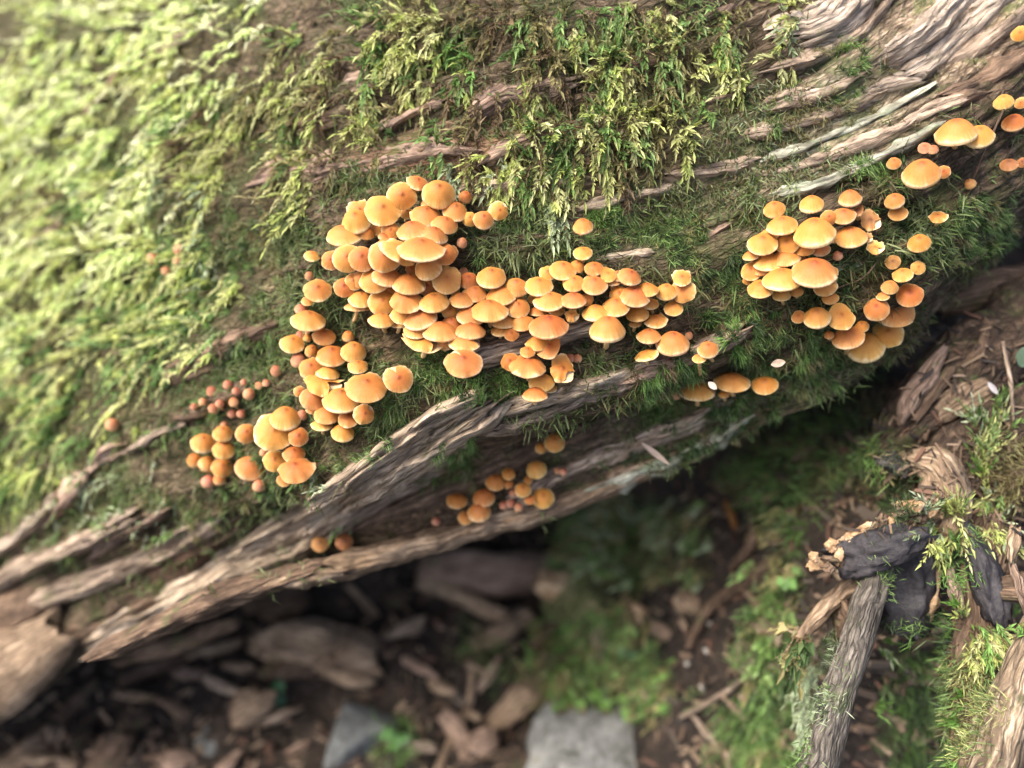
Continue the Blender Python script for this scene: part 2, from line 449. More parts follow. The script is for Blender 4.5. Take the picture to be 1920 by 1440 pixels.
addtint((0.40, 0.46, 0.25), blob(PXg, PY, 100, 400, 420, 520, 20))
addtint((0.7, 0.5, 0.5), blob(PXg, PY, 330, 1060, 120, 50, 25))
tf = np.concatenate([np.repeat(tint[:, :1] * 0.6, 4, 1), tint, np.repeat(tint[:, -1:], 3, 1)], 1).reshape(-1, 3)

log = empty('fallen_log', W(300, 1150, .7))
def child_fix(o, root):
    o.parent = root
    o.matrix_parent_inverse = root.matrix_world.inverted()
bpy.context.view_layer.update()
inv_log = Matrix.Translation(-log.location)
faces_log = grid_faces(NU, nvf)
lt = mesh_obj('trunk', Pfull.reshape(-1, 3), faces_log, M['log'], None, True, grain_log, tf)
lt.parent = log; lt.matrix_parent_inverse = inv_log
tag(log, 'mossy rotting fallen log covered in orange mushrooms', 'log')

bv_v = [Pfull.reshape(-1, 3)]; bv_f = [faces_log]; bv_n = len(bv_v[0])
BASE = BVHTree.FromPolygons(Pfull.reshape(-1, 3).tolist(), faces_log.tolist())
CAMV = Vector(CAM)
def hit(px, py, tree=None):
    d = ray(px, py)
    loc, n, i, dist = (tree or BASE).ray_cast(CAMV, Vector(d).normalized())
    if loc is None: return None
    depth = float((np.array(loc) - CAM) @ FWD)
    n = np.array(n)
    if n @ d > 0: n = -n
    return np.array(loc), n, depth, i

# ---- ridges and splinters of wood standing proud of the trunk
def catmull(pts, n):
    pts = np.asarray(pts, float)
    s = np.concatenate([[0], np.cumsum(np.linalg.norm(np.diff(pts[:, :2], axis=0), axis=1))])
    t = np.linspace(0, s[-1], n)
    if len(pts) == 2:
        return np.stack([np.interp(t, s, pts[:, k]) for k in range(pts.shape[1])], 1)
    return np.stack([smooth_interp(t, s, pts[:, k]) for k in range(pts.shape[1])], 1)

def ridge(name, path, width, height, mat, seed=0, over=0.5, taper=(0.10, 0.10), lift=0.0, label=None):
    global bv_n
    L = sum(math.hypot(path[i + 1][0] - path[i][0], path[i + 1][1] - path[i][1]) for i in range(len(path) - 1))
    n = int(np.clip(L / 4.5, 12, 200)); m = int(np.clip(width * 2 / 3.5, 10, 34))
    c = catmull(path, n)
    t = np.linspace(0, 1, n)
    dl = []
    for p in c:
        h = hit(p[0], p[1]); dl.append(h[2] if h else np.nan)
    dl = np.array(dl)
    ok = ~np.isnan(dl)
    if not ok.any(): dl[:] = .55
    else: dl = np.interp(np.arange(n), np.arange(n)[ok], dl[ok])
    ker = np.ones(9) / 9
    dl = np.convolve(np.pad(dl, 4, mode='edge'), ker, 'valid') - lift
    cen = Wv(c[:, 0], c[:, 1], dl)
    tan = unit(np.gradient(cen, axis=0))
    out = unit(CAM[None] - cen)
    out = unit(out - (out * tan).sum(1, keepdims=True) * tan)
    acr = unit(np.cross(out, tan))
    acr = np.where((acr @ UP)[:, None] < 0, -acr, acr)             # towards the upper side
    wpx = width * dl / FPX
    e0 = np.clip(t / taper[0] + .35, 0, 1) ** 0.6; e1 = np.clip((1 - t) / taper[1] + .35, 0, 1) ** 0.6
    wj = wpx * np.minimum(e0, e1) * (1 + (0.12 if width >= 22 else 0.30) * fbm(t * L / 45, seed, 0, seed, 3))
    s = np.linspace(-1, 1, m)
    along = (t * L * dl.mean() / FPX)[:, None]
    # raised profile: rounded above, steep and undercut below; the end fibres break at different lengths
    prof = np.clip(1 - np.abs(s) ** 2.6, 0, 1) ** 0.6
    sk = s + 0.25
    prof = prof * (0.75 + 0.25 * np.cos(sk * 1.4))
    wvy = .16 if width >= 22 else .45
    sidew = np.where(s[None] > 0, 1 + wvy * fbm(along * 70, 1.5, 0, seed + 41, 3), 1 + wvy * fbm(along * 70, 7.5, 0, seed + 43, 3))
    ac = s[None] * wj[:, None] * sidew
    acm = s[None] * wpx.mean()
    fib = fbm(along * 22, acm * 200, 0, seed + 5, 3) * 0.42 + fbm(along * 70, acm * 480, 0, seed + 9, 2) * 0.22
    hh = height * (prof[None] * (1 + fib) * np.minimum(e0, e1)[:, None] ** 0.5)
    split = np.clip(0.13 - np.abs(noise(along * 9, acm * 150, 0, seed + 3)), 0, 1) / 0.13
    hh = hh - height * 0.45 * split * prof[None]
    hh = hh - height * 1.1 * (1 - prof[None]) - 0.6 * height * np.clip(fbm(along * 30, acm * 120, 0, seed + 31, 2), 0, 1) ** 2
    fr = ((noise(acm * 330, seed * 1.7, 0, seed + 2) + 0.6 * noise(acm * 900, seed * 1.3, 0, seed + 6)) * min(0.016, 0.9 * wpx.mean())) * np.where(t < 0.5, -(1 - t * 2) ** 5, (t * 2 - 1) ** 5)[:, None]
    V = cen[:, None] + acr[:, None] * ac[..., None] + out[:, None] * hh[..., None] + tan[:, None] * fr[..., None]
    V[:, :max(1, m // 6)] -= (out[:, None] * (over * height))[:, :]
    g = np.stack([along + 0 * acm + seed * 0.37, acm + 0 * along + seed * 0.11, 0 * acm + 0 * along], -1)
    f = grid_faces(n, m)
    o = mesh_obj(name, V.reshape(-1, 3), f, M[mat], None, True, g.reshape(-1, 3))
    o.parent = log; o.matrix_parent_inverse = inv_log
    if label: o['label'] = label
    bv_v.append(V.reshape(-1, 3)); bv_f.append(f + bv_n); bv_n += n * m
    return o

RIDGES = [
 ('wood_ridge', [(170, 1205), (330, 1112), (450, 1045), (560, 992), (700, 895), (840, 805), (925, 752)], 50, .017, 'pale', (.06, .05), 'pale weathered ridge of bare wood'),
 ('wood_ridge', [(470, 1010), (600, 935), (720, 850), (850, 765), (905, 742)], 26, .019, 'pale', (.2, .06), None),
 ('wood_ridge', [(400, 1105), (560, 1025), (720, 935), (850, 860)], 22, .012, 'grey', (.2, .2), None),
 ('wood_ridge', [(935, 768), (1040, 738), (1150, 705), (1255, 668)], 24, .011, 'pale', (.1, .08), None),
 ('wood_ridge', [(900, 815), (1010, 778), (1130, 735), (1220, 705)], 16, .008, 'grey', (.2, .2), None),
 ('wood_ridge', [(850, 678), (930, 660), (1030, 632), (1150, 602)], 30, .013, 'grey', (.1, .15), 'smooth grey bare wood between the mushrooms'),
 ('wood_ridge', [(1170, 712), (1260, 678), (1350, 640), (1400, 612)], 26, .011, 'pink', (.1, .15), None),
 ('wood_ridge', [(520, 1090), (640, 1062), (780, 1022), (900, 985), (1050, 945), (1180, 890), (1300, 840)], 25, .010, 'tan', (.15, .3), 'tan lower edge of the log'),
 ('wood_ridge', [(960, 935), (1060, 885), (1180, 832), (1290, 790), (1380, 740)], 28, .009, 'grey', (.1, .2), None),
 ('wood_ridge', [(1080, 925), (1200, 880), (1310, 835), (1400, 785)], 20, .008, 'lichen', (.15, .2), None),
 ('wood_ridge', [(640, 1000), (760, 950), (900, 890), (1040, 825), (1150, 775)], 26, .006, 'brown', (.15, .15), None),
 ('splinter', [(90, 975), (150, 905), (205, 852), (250, 828)], 17, .014, 'pink', (.2, .2), None),
 ('splinter', [(-60, 1120), (40, 1065), (150, 1015), (260, 960)], 26, .016, 'grey', (.1, .15), None),
 ('splinter', [(170, 1040), (240, 990), (325, 945)], 22, .012, 'pink', (.15, .1), None),
 ('splinter', [(-40, 1060), (60, 985), (120, 930)], 16, .012, 'silver', (.2, .2), None),
 ('splinter', [(240, 845), (300, 812), (355, 790)], 12, .009, 'grey', (.2, .2), None),
 ('wood_ridge', [(270, 720), (350, 690), (440, 648), (530, 610)], 28, .007, 'brown', (.15, .15), None),
 ('splinter', [(55, 460), (90, 432), (120, 415)], 13, .010, 'pink', (.2, .2), None),
 ('splinter', [(160, 215), (200, 170), (230, 135)], 10, .010, 'pink', (.2, .2), None),
 ('splinter', [(290, 110), (340, 80), (400, 50)], 14, .010, 'grey', (.2, .2), None),
 ('splinter', [(720, 245), (755, 220), (800, 200), (840, 188)], 12, .009, 'pink', (.1, .2), None),
 ('wood_ridge', [(600, 335), (700, 308), (800, 290), (900, 282)], 17, .006, 'pink', (.15, .15), None),
 ('wood_ridge', [(890, 215), (940, 185), (1000, 165), (1060, 150)], 38, .006, 'pink', (.12, .2), 'reddish bare wood showing through the moss'),
 ('wood_ridge', [(915, 300), (960, 275), (1030, 260)], 24, .006, 'pink', (.15, .2), None),
 ('wood_ridge', [(660, 75), (700, 45), (740, 30)], 14, .006, 'pink', (.2, .2), None),
 ('wood_ridge', [(1080, 392), (1150, 372), (1210, 360), (1270, 352)], 13, .007, 'pale', (.15, .15), None),
 ('wood_ridge', [(1110, 488), (1160, 478), (1230, 470)], 13, .006, 'pale', (.2, .2), None),
 ('splinter', [(1320, 445), (1345, 430), (1368, 418)], 8, .006, 'pink', (.2, .2), None),
 ('wood_ridge', [(1200, 178), (1290, 165), (1370, 155)], 12, .006, 'pink', (.15, .2), None),
 ('wood_ridge', [(1280, 50), (1330, 30), (1380, 5)], 16, .007, 'pink', (.2, .2), None),
 ('wood_ridge', [(1430, 300), (1520, 268), (1600, 235), (1700, 190), (1740, 165)], 13, .010, 'lichen', (.15, .15), 'pale greenish edge of wood'),
 ('wood_ridge', [(1440, 365), (1540, 342), (1640, 300), (1760, 235)], 15, .010, 'lichen', (.1, .15), None),
 ('wood_ridge', [(1400, 332), (1520, 305), (1620, 268)], 12, .006, 'grey', (.15, .2), None),
 ('wood_ridge', [(1455, 75), (1520, 62), (1580, 30), (1640, -30)], 46, .008, 'silver', (.12, .1), 'silvery swirling bare wood'),
 ('wood_ridge', [(1500, 30), (1545, 10), (1580, -30)], 26, .009, 'silver', (.2, .1), None),
 ('wood_ridge', [(1430, 135), (1520, 112), (1600, 70), (1670, 0)], 18, .009, 'grey', (.2, .1), None),
 ('wood_ridge', [(1690, 145), (1740, 118), (1800, 62), (1890, -20)], 34, .008, 'silver', (.12, .1), None),
 ('wood_ridge', [(1640, 120), (1720, 70), (1790, 5), (1850, -60)], 30, .007, 'silver', (.15, .1), None),
 ('wood_ridge', [(1600, 190), (1660, 162), (1730, 150)], 22, .006, 'silver', (.15, .2), None),
 ('wood_ridge', [(1770, 130), (1850, 80), (1930, 10), (1990, -50)], 22, .006, 'grey', (.15, .1), None),
 ('wood_ridge', [(1760, 180), (1850, 145), (1960, 80)], 20, .008, 'brown', (.2, .1), None),
 ('splinter', [(1490, 525), (1550, 508), (1625, 492)], 9, .007, 'lichen', (.2, .2), None),
 ('splinter', [(1640, 300), (1720, 262), (1750, 245)], 9, .008, 'lichen', (.2, .2), None),
 ('wood_ridge', [(840, 372), (930, 352), (1030, 345), (1110, 338)], 22, .005, 'grey', (.2, .2), None),
 ('wood_ridge', [(1240, 330), (1330, 318), (1420, 300)], 20, .005, 'grey', (.2, .2), None),
 ('wood_ridge', [(1180, 425), (1260, 405), (1330, 390)], 12, .004, 'grey', (.2, .2), None),
 ('wood_ridge', [(1420, 205), (1520, 178), (1610, 140)], 20, .006, 'grey', (.2, .2), None),
 ('wood_ridge', [(1390, 255), (1480, 232), (1580, 205), (1660, 170)], 22, .006, 'grey', (.2, .2), None),
 ('wood_ridge', [(1560, 295), (1660, 255), (1740, 215), (1800, 190)], 22, .007, 'grey', (.2, .2), None),
 ('wood_ridge', [(1690, 235), (1770, 200), (1850, 175)], 18, .006, 'brown', (.2, .2), None),
 ('wood_ridge', [(480, 345), (560, 322), (640, 312)], 18, .006, 'pink', (.2, .2), None),
 ('wood_ridge', [(460, 250), (560, 235), (640, 222)], 22, .005, 'brown', (.2, .2), None),
 ('wood_ridge', [(640, 160), (700, 140), (760, 130)], 18, .005, 'pink', (.2, .2), None),
 ('wood_ridge', [(1090, 140), (1160, 130), (1260, 110)], 22, .005, 'brown', (.2, .2), None),
 ('wood_ridge', [(1300, 195), (1360, 182), (1420, 160)], 14, .006, 'pink', (.2, .2), None),
 ('wood_ridge', [(330, 780), (420, 745), (500, 705)], 20, .006, 'brown', (.2, .2), None),
 ('wood_ridge', [(60, 1130), (180, 1085), (300, 1030), (420, 965)], 34, .010, 'grey', (.12, .2), None),
 ('wood_ridge', [(120, 1200), (240, 1150), (340, 1090)], 30, .008, 'brown', (.12, .2), None),
 ('wood_ridge', [(170, 1235), (300, 1172), (440, 1112), (600, 1062)], 26, .010, 'brown', (.12, .2), None),
 ('splinter', [(330, 1160), (440, 1118), (540, 1085), (640, 1070)], 15, .010, 'tan', (.15, .25), None),
]
for i, (nm, path, w, h, mt, tp, lb) in enumerate(RIDGES):
    ridge(nm, path, w * (1.15 if w < 20 else 1), h, mt, seed=i * 7 + 3, taper=tp, label=lb, lift=-0.003 if w < 20 else -0.001)

# ---- limbs: branches, roots, broken pieces (closed tubes with grain and ragged ends)
def limb(name, pts, mat, seed=0, flat=1.0, rough=0.12, sides=22, step=5.0, parent=None, grain_rough=0.10, ragged=0.35, add_bv=False, color=None):
    """pts: (px, py, depth, radius in photo pixels); built in metres at that depth"""
    global bv_n
    L = sum(math.hypot(pts[i + 1][0] - pts[i][0], pts[i + 1][1] - pts[i][1]) for i in range(len(pts) - 1))
    n = int(np.clip(L / step, 8, 150))
    c = catmull(pts, n)
    cen = Wv(c[:, 0], c[:, 1], c[:, 2]); rad = c[:, 3] * c[:, 2] / FPX
    tan = unit(np.gradient(cen, axis=0))
    out = unit(CAM[None] - cen); out = unit(out - (out * tan).sum(1, keepdims=True) * tan)
    acr = np.cross(out, tan)
    a = np.linspace(0, 2 * math.pi, sides, endpoint=False)
    t = np.linspace(0, 1, n)
    rm = rad.mean(); al = np.concatenate([[0], np.cumsum(np.linalg.norm(np.diff(cen, axis=0), axis=1))])[:, None]
    ca, sa = np.cos(a)[None], np.sin(a)[None]
    k = 1 + rough * 1.5 * fbm(ca * 1.3 + 5 + seed, sa * 1.3, al / (rm * 2.2), seed, 3) + grain_rough * fbm(ca * 4.5, sa * 4.5, al / (rm * 9), seed + 4, 2) + 0.7 * grain_rough * fbm(ca * 11, sa * 11, al / (rm * 3), seed + 8, 2)
    V = cen[:, None] + (acr[:, None] * ca[..., None] + out[:, None] * (sa * flat)[..., None]) * (rad[:, None] * k)[..., None]
    fr = 1.3 * ragged * (noise(ca * 4 + seed, sa * 4, 0, seed + 12) + 0.5 * noise(ca * 11 + seed, sa * 11, 0, seed + 13) + 0.3)
    for q in range(min(3, n // 3)):
        wq = (1, .6, .25)[q]
        V[q] -= tan[q] * (fr[0] * rad[0] * wq)[:, None]; V[-1 - q] += tan[-1 - q] * (fr[0][::-1] * rad[-1] * wq)[:, None]
    v = V.reshape(-1, 3)
    f = grid_faces(n, sides, True).tolist()
    v = np.concatenate([v, [cen[0] + tan[0] * rm * 0.25], [cen[-1] - tan[-1] * rm * 0.25]])
    b0, b1 = n * sides, n * sides + 1
    f += [(b0, (j + 1) % sides, j) for j in range(sides)] + [(b1, (n - 1) * sides + j, (n - 1) * sides + (j + 1) % sides) for j in range(sides)]
    g = np.stack([al + 0 * ca + seed * .31, (a[None] * rm) + 0 * al, 0 * ca + 0 * al], -1).reshape(-1, 3)
    g = np.concatenate([g, g[:1], g[-1:]])
    root = cen[0] if cen[0][2] < cen[-1][2] else cen[-1]
    o = mesh_obj(name, v - (0 if parent else root), f, M[mat], None, True, g)
    if parent:
        o.parent = parent; o.matrix_parent_inverse = Matrix.Translation(-parent.location)
    else:
        o.location = root
    if add_bv:
        ft = grid_faces(n, sides, True)
        bv_v.append(V.reshape(-1, 3)); bv_f.append(ft + bv_n); bv_n += n * sides
    return o

limb('broken_end', [(-160, 1330, .76, 95), (-40, 1262, .735, 92), (60, 1212, .715, 78), (128, 1168, .70, 52)], 'tan', 21, rough=.18, ragged=.7, grain_rough=.16, parent=log, add_bv=True)
limb('broken_end', [(-80, 1180, .73, 50), (40, 1130, .715, 45), (140, 1075, .70, 34), (200, 1045, .69, 22)], 'brown', 23, rough=.2, ragged=.7, grain_rough=.16, parent=log, add_bv=True)
limb('splinter', [(215, 1240, .76, 12), (300, 1215, .76, 16), (380, 1190, .76, 17), (445, 1165, .75, 9)], 'brown', 25, rough=.2, parent=log)

# ------------------------------------------------------------------ ground
def sstep(a, b, x):
    t = np.clip((x - a) / (b - a), 0, 1); return t * t * (3 - 2 * t)
def ground_z(x, y):
    x = np.asarray(x, float); y = np.asarray(y, float)
    edge = 0.155 + 0.10 * (y - 0.45)
    z = 0.35 * sstep(edge - 0.09, edge + 0.12, x) * sstep(0.22, 0.41, y)
    z = z + 0.10 * sstep(0.62, 0.95, y) * sstep(0.3, -0.1, x) * 0.6
    z = z + 0.10 * sstep(0.50, 0.85, y) * sstep(0.05, 0.3, x)
    z = z + 0.020 * fbm(x * 9, y * 9, 0, 201, 3) + 0.007 * fbm(x * 45, y * 45, 0, 205, 3)
    return z
tt = np.linspace(-1, 1, 380); xs = 0.80 * tt + 14 * tt ** 9
ty = np.linspace(-1, 1, 330); ys = 0.62 + 0.62 * ty + 14 * ty ** 9
GX, GY = np.meshgrid(xs, ys, indexing='ij')
GZ = ground_z(GX, GY)
gv = np.stack([GX, GY, GZ], -1).reshape(-1, 3)
gf = grid_faces(len(xs), len(ys))[:, ::-1].copy()
go = mesh_obj('ground', gv, gf, M['soil'], None, True)
tag(go, kind='structure')
GROUND = BVHTree.FromPolygons(gv.tolist(), gf.tolist())
def ghit(px, py):
    return hit(px, py, GROUND)
LOGT = BVHTree.FromPolygons(np.concatenate(bv_v).tolist(), np.concatenate(bv_f).tolist())
N_BASE = len(faces_log)
# ------------------------------------------------------------------ rotten stump, roots and branches on the bank
import bmesh
RB_V, RB_F, RB_N = [gv], gf.tolist(), len(gv)
def rb(o):
    """remember an object's surface so that moss can grow on it"""
    global RB_N
    me = o.data
    v = np.empty(len(me.vertices) * 3, np.float32); me.vertices.foreach_get('co', v); v = v.reshape(-1, 3).astype(float)
    if o.parent is None: v = v + np.array(o.location)
    RB_V.append(v); RB_F.extend([[j + RB_N for j in p.vertices] for p in me.polygons]); RB_N += len(v)
    return o

def chunk(name, px, py, d, hl, hw, th, ang, mat, seed, parent=None, cuts=22, rough=.05, lean=0.0):
    """angular broken piece: half length, half width and half thickness in photo pixels at depth d"""
    sc_ = d / FPX
    bm = bmesh.new(); bmesh.ops.create_icosphere(bm, subdivisions=4, radius=1)
    v = np.array([x.co[:] for x in bm.verts]); f = [[q.index for q in p.verts] for p in bm.faces]; bm.free()
    rq = np.random.default_rng(seed + 500)
    for _ in range(cuts):
        nn = unit(rq.normal(0, 1, 3)); v = v - np.maximum(0, v @ nn - rq.uniform(.58, .85))[:, None] * nn
    v = v * 1.28 * (1 + rough * fbm(v[:, 0] * 2.5 + seed, v[:, 1] * 6, v[:, 2] * 6, seed, 3))[:, None]
    view = -unit(ray(px, py)); up = unit(UP - (UP @ view) * view); rt = np.cross(up, view)
    dr = unit(rt * math.cos(R(ang)) + up * math.sin(R(ang)) + view * lean); sd = unit(np.cross(view, dr)); no = np.cross(dr, sd)
    wv = (dr * (v[:, :1] * hl) + sd * (v[:, 1:2] * hw) + no * (v[:, 2:] * th)) * sc_
    c = W(px, py, d)
    g = np.stack([v[:, 0] * hl * sc_ + seed * .3, v[:, 1] * hw * sc_ + v[:, 2] * th * sc_, 0 * v[:, 0]], 1)
    o = mesh_obj(name, wv + (c if parent else 0), f, M[mat], None, True, g)
    if parent: o.parent = parent; o.matrix_parent_inverse = Matrix.Translation(-parent.location)
    else: o.location = c
    return rb(o)

stump = empty('rotten_stump', W(1800, 1000, .56))
tag(stump, 'crumbling rotten stump with dark bark and moss on the bank', 'stump')
rb(limb('wood_block', [(1640, 860, .585, 34), (1720, 800, .58, 72), (1820, 730, .58, 95), (1960, 650, .585, 110)], 'dark', 41, rough=.3, grain_rough=.16, parent=stump, sides=40))
rb(limb('wood_block', [(1690, 1010, .56, 60), (1790, 930, .56, 95), (1900, 860, .56, 110), (2010, 800, .56, 110)], 'dark', 43, rough=.3, grain_rough=.14, parent=stump, sides=40))
rb(limb('knot', [(1705, 862, .535, 16), (1752, 880, .53, 36), (1772, 925, .528, 46), (1762, 985, .53, 34), (1738, 1015, .54, 14)], 'tan', 45, rough=.18, grain_rough=.2, parent=stump, sides=36))
rb(limb('bark_slab', [(1640, 865, .54, 8), (1670, 868, .535, 16), (1705, 885, .535, 12)], 'char', 53, flat=.6, rough=.3, parent=stump))
chunk('bark_slab', 1642, 1034, .505, 78, 34, 30, 19, 'char', 49, stump, cuts=9, rough=.22)
chunk('bark_slab', 1706, 1105, .525, 84, 48, 40, -82, 'char', 51, stump, cuts=9, rough=.24)
chunk('bark_slab', 1610, 1150, .522, 44, 22, 16, 70, 'char', 52, stump, rough=.12)
rs_ = random.Random(5)
for k in range(46):
    t = k / 45; x = 1540 + 225 * t + rs_.gauss(0, 8); y = 1072 - 128 * t ** .55 + rs_.gauss(0, 11)
    chunk('crumb', x, y, .506 + .008 * t + rs_.gauss(0, .003), rs_.uniform(6, 20), rs_.uniform(5, 12), rs_.uniform(5, 11), rs_.uniform(-20, 70), rs_.choice(('crumb', 'crumb', 'tan', 'brown')), 700 + k, stump, cuts=16, rough=.25)
rb(limb('bark_edge', [(1752, 1070, .52, 12), (1742, 1130, .518, 15), (1725, 1180, .52, 9)], 'crumb', 55, rough=.4, grain_rough=.3, parent=stump))
rb(limb('bark_edge', [(1578, 1120, .52, 16), (1590, 1160, .52, 22), (1575, 1200, .525, 10)], 'brown', 56, rough=.4, grain_rough=.3, parent=stump))
for k, (pts, mt) in enumerate([
    ([(1688, 795, .55, 6), (1705, 755, .545, 17), (1738, 705, .545, 19), (1772, 650, .55, 7)], 'pink'),
    ([(1715, 790, .548, 6), (1745, 740, .545, 13), (1785, 690, .545, 8)], 'brown'),
    ([(1745, 790, .55, 10), (1790, 758, .545, 28), (1840, 730, .545, 22)], 'tan'),
    ([(1800, 700, .55, 6), (1830, 670, .545, 14), (1850, 620, .55, 6)], 'brown'),
    ([(1780, 1070, .50, 7), (1792, 1110, .497, 12), (1800, 1160, .50, 5)], 'pink'),
    ([(1905, 990, .49, 8), (1900, 1020, .488, 12), (1895, 1050, .49, 8)], 'tan'),
    ([(1900, 1060, .49, 6), (1912, 1100, .488, 9), (1925, 1150, .49, 6)], 'pink'),
    ([(1845, 690, .55, 5), (1880, 680, .548, 8), (1925, 690, .55, 5)], 'tan'),
    ([(1660, 905, .545, 4), (1680, 880, .543, 7), (1700, 850, .545, 3)], 'tan'),
    ([(1845, 600, .56, 5), (1870, 640, .555, 9), (1885, 680, .555, 4)], 'brown')]):
    rb(limb('splinter', pts, mt, 60 + k, flat=.5, rough=.2, parent=stump, ragged=.8, sides=14))

def thing_limb(name, label, cat, pts, mat, seed, group=None, bv=True, **kw):
    o = limb(name, pts, mat, seed, **kw)
    tag(o, label, cat, group)
    if bv: rb(o)
    return o
thing_limb('broken_branch', 'thick grey weathered branch leaning out from under the black bark', 'branch', [(1655, 1060, .512, 20), (1628, 1130, .50, 27), (1600, 1220, .492, 28), (1562, 1340, .485, 32), (1520, 1480, .478, 39)], 'branch', 71, rough=.10, grain_rough=.10, sides=36)
thing_limb('broken_branch', 'tan and grey streaked branch beside the mossy post', 'branch', [(1960, 1150, .49, 26), (1920, 1250, .478, 34), (1885, 1350, .468, 42), (1850, 1480, .46, 50)], 'tanbranch', 73, rough=.10, grain_rough=.10, sides=36)
thing_limb('root', 'pale peeling root tapering to a point beside the black bark', 'root', [(1660, 1058, .53, 16), (1600, 1095, .522, 18), (1545, 1145, .518, 15), (1500, 1195, .518, 11), (1462, 1242, .518, 3)], 'tan', 75, rough=.18, grain_rough=.12)
thing_limb('mossy_post', 'upright rotten post with dark bark and mossy foot', 'wood', [(1862, 985, .525, 30), (1846, 1060, .515, 38), (1836, 1140, .512, 36), (1826, 1230, .512, 36), (1815, 1330, .515, 30), (1808, 1470, .52, 36)], 'brown', 77, rough=.22, grain_rough=.15, sides=36)
tag(chunk('bark_strip', 1846, 1092, .503, 95, 26, 20, -76, 'char', 79, None, cuts=9, rough=.24), 'wrinkled black bark strip lying on the mossy post', 'bark')
thing_limb('plank', 'short dark brown broken plank poking towards the mossy post', 'wood', [(1855, 1112, .50, 14), (1890, 1105, .495, 23), (1960, 1092, .49, 25)], 'brown', 81, flat=.6, rough=.1)
thing_limb('plank', 'dark rotten plank in the gap under the log', 'wood', [(1765, 565, .60, 26), (1850, 548, .59, 38), (1960, 535, .585, 42)], 'brown', 83, flat=.6, rough=.15)
thing_limb('twig', 'thin dark twig rising past the brown dead leaf', 'twig', [(1762, 470, .505, 5), (1800, 400, .497, 3.5), (1835, 310, .485, 2.2), (1882, 205, .475, 2.0)], 'brown', 85, rough=.1, bv=False, sides=8)
thing_limb('rootlet', 'brown fibrous rootlet climbing the dark wood under the twig', 'root', [(1735, 500, .505, 12), (1765, 450, .497, 11), (1800, 395, .495, 7)], 'brown', 86, rough=.4, grain_rough=.3, bv=False, sides=14)
thing_limb('rootlet', 'thin rootlet hanging over the greenish wood edge', 'root', [(1550, 245, .515, 2), (1553, 280, .506, 3), (1556, 312, .508, 1.5)], 'pink', 87, bv=False, sides=8)
thing_limb('rootlet', 'thread-like rootlet trailing below the large cluster', 'root', [(1640, 430, .48, 1.5), (1648, 480, .478, 1.5), (1630, 510, .478, 1.6), (1560, 545, .485, 1.4)], 'brown', 88, bv=False, sides=8)
thing_limb('twig', 'thin twig crossing the dark hollow behind the thick branch', 'twig', [(1690, 1200, .56, 4), (1740, 1165, .55, 4), (1790, 1130, .54, 3)], 'brown', 89, bv=False, sides=8)
thing_limb('twig', 'grey forked twig hanging down right beside the stump', 'twig', [(1880, 640, .535, 3), (1895, 720, .53, 4), (1900, 790, .53, 2)], 'grey', 90, bv=False, sides=8)

def flat_leaf(name, label, px, py, d, length, width, ang, color, seed=0, cat='leaf', tilt=0.3, fold=0.2):
    """a real leaf blade with midrib fold and thickness; length and width in photo pixels"""
    c = W(px, py, d); s = d / FPX
    view = -unit(ray(px, py)); up = unit(UP - (UP @ view) * view); rt = np.cross(up, view)
    dr = rt * math.cos(R(ang)) + up * math.sin(R(ang)); sd = np.cross(view, dr)
    n, m = 9, 5
    V = []
    for i in range(n):
        t = i / (n - 1); w = width * s * .5 * math.sin(math.pi * min(1, max(.02, t * .96 + .02))) ** .7
        for j in range(m):
            q = j / (m - 1) * 2 - 1
            z = fold * abs(q) * w + tilt * (t - .5) * length * s * .4 + .15 * w * float(noise(t * 4, q * 2, seed, seed))
            V.append(dr * (t - .5) * length * s + sd * q * w + view * z)
    V = np.array(V)
    f = grid_faces(n, m); nv = len(V)
    V2 = np.concatenate([V, V - view * .0004])
    f2 = np.concatenate([f, f[:, ::-1] + nv])
    col = np.array(color)[None] * (1 + .2 * noise(V2[:, 0] * 900, V2[:, 1] * 900, V2[:, 2] * 900, seed)[:, None])
    o = mesh_obj(name, V2, f2, M['leaf'], None, True, None, col)
    o.location = c
    tag(o, label, cat)
    return o
flat_leaf('dead_leaf', 'crumpled brown dead leaf caught under the silvery wood', 1850, 150, .515, 75, 34, -20, (.16, .10, .06), 5, tilt=.6, fold=.5)
flat_leaf('green_leaf', 'smooth pale green leaf lying on the stump litter', 1926, 668, .535, 44, 36, 60, (.10, .16, .10), 8)
flat_leaf('wood_chip', 'small cream chip resting on the dark green tufts', 1459, 681, .470, 26, 15, 12, (.44, .34, .25), 9, 'wood chip')
flat_leaf('wood_chip', 'tiny pale chip on the notched mushroom edge', 1336, 723, .462, 20, 12, -40, (.48, .40, .34), 10, 'wood chip')
flat_leaf('wood_chip', 'white sliver on brown litter beside the stump', 1862, 728, .535, 28, 10, -55, (.42, .40, .41), 11, 'wood chip')
flat_leaf('wood_chip', 'pale thin splinter lying on the shaded log flank', 1228, 850, .548, 66, 11, -38, (.50, .38, .29), 12, 'wood chip', tilt=.1)
flat_leaf('wood_chip', 'white moss-side chip by the reddish bare wood', 850, 145, .535, 18, 8, 30, (.44, .40, .34), 13, 'wood chip')

